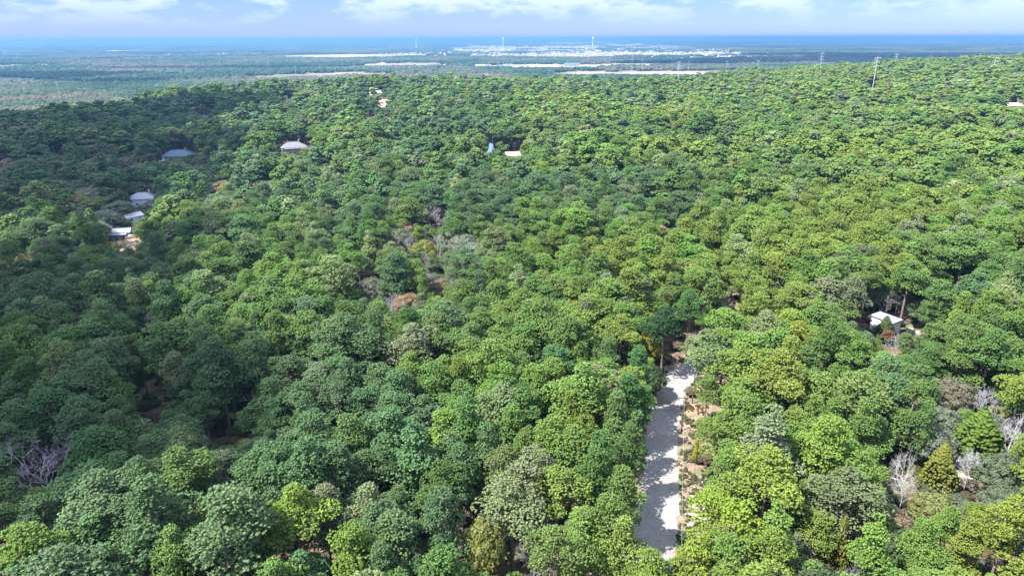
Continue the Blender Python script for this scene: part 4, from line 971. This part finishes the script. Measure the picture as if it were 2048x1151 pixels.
for a_ in ((1756, 113, 860, 'tallest steel power pole, rising from the pines of the right hillside'), (1645, 105, 1150, 'steel power pole on the skyline left of the tallest one'), (1794, 107, 1350, 'steel power pole on the crest just right of the tallest one'),
           (1993, 113, 1060, 'lone steel power pole in the pines near the right end of the hill'), (1359, 122, 930, 'steel power pole in front of the pale strip of bare ground'), (1378, 122, 1900, 'short steel power pole beside the end of the pale strip'),
           (1265, 108, 2600, 'tall steel power pole beyond the blue roofed hall'), (1286, 115, 2700, 'steel power pole right of the tall one beyond the blue roofed hall'), (1220, 112, 3000, 'thin steel power pole left of the tall one beyond the hall'),
           (1108, 138, 1800, 'thin pale power pole in front of the broad clearing'), (1098, 141, 1700, 'faint power pole in front of the clearing, the left one of a close pair'), (765, 136, 1650, 'steel power pole above the clearing of the white gabled house'),
           (535, 125, 2500, 'steel power pole in the blue woods, left of the tan field'), (590, 130, 2300, 'steel power pole just below the left tip of the tan field'), (669, 134, 2000, 'steel power pole below the tan field'),
           (372, 128, 2800, 'small power pole far out in the left woods'), (187, 126, 2900, 'small power pole in the dark cloud shade at the far left'), (112, 160, 1900, 'faint power pole among the brown woods at the far left'),
           (893, 124, 2900, 'power pole beside the pale straight track on the plain'), (1517, 120, 1800, 'short pole behind the crest where the right hill begins'), (1455, 122, 1900, 'short pole showing above the crest left of the right hill')):
    power_pole(*a_)
x, y, zt = at_dist(973, 145, 1500); z0 = float(tz(x, y)); o = empty('h_frame_pole', (x, y, z0), 0); tag(o, 'white cross-armed pole standing above the middle of the ridge', 'power pole'); h = zt-z0
for s_ in (-1.8, 1.8): MB().tube((s_, 0, -1), (s_, 0, h), .3, .22, 6).build('leg', MAT['steel'], o)
MB().box(-4.5, 4.5, -.2, .2, h-3.2, h-2.6).build('crossarm', MAT['steel'], o)
def water_tower(px, ptop, D, h, r, label, mush=True):
    x, y, zt = at_dist(px, ptop, D); z0 = float(farz(x, y)); h = max(h, zt-z0); o = empty('water_tower', (x, y, z0), 0); tag(o, label, 'water tower')
    MB().tube((0, 0, -1), (0, 0, h-r), r*.34, r*.3, 12).build('column', MAT['wtank'], o)
    m_ = MB(); pr = [(.3, -1.05), (.85, -.6), (1, -.1), (.95, .35), (.6, .75), (.05, .92)]; 
    for (a1, z1), (a2, z2) in zip(pr[:-1], pr[1:]): m_.tube((0, 0, h-r+z1*r*.9), (0, 0, h-r+z2*r*.9), a1*r, a2*r, 14, False)
    m_.build('tank', MAT['wtank'], o)
water_tower(1006, 75.5, 6500, 40, 6.5, 'slender white water tower on the horizon, the middle one'); water_tower(1186, 74, 9000, 45, 12, 'white bulb water tower on the horizon, the right one'); water_tower(832, 78, 9000, 38, 11, 'white water tower on the horizon, the left one')

def block(px, py, wpx, h, depth, wall, roof, label, rz=0, cat='building', kind='flat'):
    g_ = GP(px, py); z0 = float(farz(g_.x, g_.y)); D = math.hypot(g_.x, g_.y); w_ = wpx/FPX*D; o = empty('far_building', (g_.x, g_.y, z0), -math.atan2(g_.x, g_.y)+R_(rz)); tag(o, label, cat)
    MB().box(-w_/2, w_/2, -depth/2, depth/2, -1, h).build('wall', MAT[wall], o)
    if kind == 'flat': MB().box(-w_/2-.5, w_/2+.5, -depth/2-.5, depth/2+.5, h+.01, h+1).build('roof', MAT[roof], o)
    else: W, D_ = w_/2+1, depth/2+1; MB().add([(-W, -D_, h+.01), (W, -D_, h+.01), (W, D_, h+.01), (-W, D_, h+.01), (-W, 0, h+depth*.18), (W, 0, h+depth*.18)], [(3, 2, 1, 0), (0, 1, 5, 4), (2, 3, 4, 5), (0, 4, 3), (1, 2, 5)]).build('roof', MAT[roof], o)
    nw = 6
    for i in range(nw): x_ = -w_/2+(i+.5)*w_/nw; MB().box(x_-w_/nw*.28, x_+w_/nw*.28, -depth/2-.15, -depth/2-.02, h*.35, h*.7).build('window', MAT['glass'], o)
block(1143, 133, 28, 8, 34, 'cream', 'blue_shingle', 'wide hall with blue-grey roof in the broad pale clearing', 4, kind='gable')
block(1081, 141, 9, 6, 14, 'white', 'white_metal', 'small white building in front of the blue-grey roofed hall', kind='gable')
block(985, 130, 15, 6, 24, 'white', 'white_metal', 'white roofed building at the left part of the broad clearing', -6, kind='gable')
block(1002, 135, 18, 6, 24, 'cream', 'blue_shingle', 'low grey-blue building near the left part of the broad clearing', 5, kind='gable')
block(958, 133, 14, 5, 20, 'cream', 'tan_roof', 'tan building at the left end of the broad clearing', 8, kind='gable')
block(1182, 109, 26, 16, 60, 'cream', 'tan_roof', 'large tan block standing out in the hazy town', -8)
block(1196, 107, 12, 22, 50, 'white', 'white_metal', 'taller white block attached at the right of the large tan one', -8)
block(672, 101, 9, 18, 30, 'wtank', 'white_metal', 'white square tank building on the left plain')
block(660, 101.5, 6, 12, 24, 'wtank', 'white_metal', 'smaller white block left of the white square tank building')
block(683, 101.5, 6, 12, 24, 'wtank', 'white_metal', 'smaller white block right of the white square tank building')
block(40, 93.6, 20, 14, 60, 'white', 'white_metal', 'long white building at the far left of the plain')
block(1558, 82, 54, 16, 200, 'white', 'white_metal', 'very long white warehouse near the horizon')
block(1690, 82.5, 60, 12, 160, 'white', 'white_metal', 'long thin pale warehouse right of the very long white one')
block(1800, 82, 70, 10, 150, 'white', 'white_metal', 'long thin pale building row close to the right horizon')
block(1930, 88, 36, 12, 120, 'white', 'white_metal', 'cluster of white sheds at the far right of the plain')
block(1360, 138, 12, 7, 25, 'cream', 'white_metal', 'white building beside the power pole and the pale strip', kind='gable')
block(1545, 99, 26, 12, 60, 'cream', 'tan_roof', 'orange-tan long building at the right end of the town', 3)
block(1430, 109, 20, 10, 40, 'white', 'white_metal', 'pale warehouse in the right part of the town', -4)
block(1480, 115, 30, 9, 40, 'white', 'metal_roof', 'low white warehouse before the dark woods on the right')
block(340, 104, 14, 8, 30, 'white', 'white_metal', 'white shed in the shaded far woods on the left')
block(405, 112, 44, 6, 25, 'white', 'white_metal', 'row of white roofs left of the tan field')
block(16, 129, 14, 7, 30, 'pink', 'tan_roof', 'pinkish building at the extreme left of the plain')
block(303, 166, 6, 4, 9, 'white', 'white_metal', 'small white house in the brown woods beyond the left ridge', kind='gable')
block(362, 169, 8, 4, 12, 'cream', 'metal_roof', 'small grey house right of the small white one beyond the left ridge', kind='gable')
# the town itself: thousands of pale roofs too small to tell apart
Vt = []; Ft = []; b_ = 0; mi = []
q = np.random.default_rng(11)
def houses_in(E, n, hscale=1.0, big=.06):
    global b_
    for i in range(n):
        a = q.uniform(0, 6.283); r_ = math.sqrt(q.uniform()); x = E[0]+E[2]*r_*math.cos(a); y = E[1]+E[3]*r_*math.sin(a)
        z0 = float(farz(x, y))-1; bg_ = q.uniform() < big; w_ = q.uniform(10, 17)*(3 if bg_ else 1); d_ = q.uniform(9, 14)*(2.5 if bg_ else 1); h = q.uniform(4, 6)*(1.6 if bg_ else 1)*hscale+1; rh = 0.4 if bg_ else q.uniform(2, 3.5)
        c, s = math.cos(q.choice([.2, 1.77])+q.normal(0, .1)), 0; s = math.sqrt(max(0, 1-c*c))
        pts = [(-w_/2, -d_/2, 0), (w_/2, -d_/2, 0), (w_/2, d_/2, 0), (-w_/2, d_/2, 0), (-w_/2, -d_/2, h), (w_/2, -d_/2, h), (w_/2, d_/2, h), (-w_/2, d_/2, h), (-w_/2, 0, h+rh), (w_/2, 0, h+rh)]
        Vt.extend([(x+p[0]*c-p[1]*s, y+p[0]*s+p[1]*c, z0+p[2]) for p in pts])
        Ft.extend([tuple(b_+k for k in f) for f in ((0, 1, 5, 4), (2, 3, 7, 6), (0, 4, 8, 7, 3), (1, 2, 6, 9, 5), (4, 5, 9, 8), (6, 7, 8, 9))])
        rm = 1 if q.uniform() < (.4 if bg_ else .12) else int(q.integers(2, 4)); mi.extend([0, 0, 0, 0, rm, rm]); b_ += 10
for E, n in zip(TOWN, (6500, 900, 160, 700)): houses_in(E, n)
ex = [(1620, 117, 260, 120, 60), (60, 82, 3000, 800, 40), (640, 82, 3000, 700, 40), (180, 98, 900, 300, 26), (1450, 84, 3500, 900, 160), (1750, 80, 3500, 1200, 50), (1880, 112, 300, 100, 26), (1440, 122, 160, 60, 40), (1000, 133, 90, 22, 16), (420, 96, 1500, 300, 24), (940, 92, 1800, 900, 90), (790, 84, 2500, 500, 60)]
for px, py, rx, ry, n in ex:
    x, y = G(px, py); houses_in((x, y, rx, ry), n)
me = bpy.data.meshes.new('town_buildings'); me.from_pydata(Vt, [], Ft)
for k_ in ('grey_wall', 'white_metal', 'shingle', 'tan_roof'): me.materials.append(MAT[k_])
me.polygons.foreach_set('material_index', np.array(mi, np.int32)); me.update(); tag(link('town_buildings', me), 'hazy far town of pale roofs spread over the plain', kind='stuff')
# a straight track across the plain, tan drive in the ridge clearing, dirt yard in the valley, fallen stones on the bank
def patch(name, pts, mat, lift=.08, n=18):
    c = sum((Vector(p) for p in pts), Vector((0, 0)))/len(pts); V = [(c.x, c.y, float(farz(c.x, c.y))+lift)]; F = []; q_ = random.Random(len(name)); k_ = []
    for i in range(len(pts)):
        a = Vector(pts[i]); b2 = Vector(pts[(i+1) % len(pts)])
        for s_ in range(4): k_.append(a.lerp(b2, s_/4))
    rings = 5; kk = len(k_)
    jit = [q_.uniform(.88, 1.08) for _ in k_]
    for r_ in range(1, rings+1):
        for i, p in enumerate(k_): w_ = c.lerp(p, r_/rings*jit[i]); V.append((w_.x, w_.y, float(farz(w_.x, w_.y))+lift))
    for i in range(kk):
        j = (i+1) % kk; F.append((0, 1+i, 1+j))
        for r_ in range(rings-1): a0 = 1+r_*kk; F.append((a0+i, a0+kk+i, a0+kk+j, a0+j))
    me = bpy.data.meshes.new(name); me.from_pydata(V, [], F); me.materials.append(mat); me.update(); return tag(link(name, me), kind='structure')
MAT['dirt'] = simple('pale_dirt', (.42, .31, .24), .95, .25, .25); MAT['redsoil'] = simple('red_soil', (.26, .14, .10), .95, .3, .4)
patch('drive', [G(742, 200), G(790, 200), G(800, 236), G(758, 240)], MAT['dirt'])
patch('dirt_yard', [G(190, 490), G(215, 474), G(300, 472), G(300, 490), G(250, 520), G(200, 525)], MAT['redsoil'])
patch('dirt_lot', [G(1018, 318), G(1040, 316), G(1044, 310), G(1020, 310)], MAT['dirt'])
patch('soil_patch', [G(1850, 1005), G(1895, 965), G(1940, 945), G(1950, 960), G(1910, 990), G(1870, 1012)], MAT['dirt'], .12)
patch('soil_bank', [G(1366, 840), G(1410, 828), G(1416, 812), G(1378, 806)], MAT['redsoil'], .12)
x0, y0 = G(884, 142); x1, y1 = G(897, 124); patch('track', [(x0-12, y0), (x0+12, y0), (x1+14, y1), (x1-14, y1)], MAT['dirt'], .5)
q = np.random.default_rng(5); rs_ = []
V_ = []; cs = []
for i in range(150):
    px = 1395+q.normal(0, 11); py = 1030+q.normal(0, 26); x, y = G(px, py); cs.append((x, y, float(tz(x, y))+.08))
v, f, s = puffs(np.array(cs), q.uniform(.06, .26, len(cs)), q, .35, .6, .1); tag(link('rubble', mesh_np('rubble', v, f, [MAT['concrete']])), 'pale broken stones on the soil bank by the road', kind='stuff')
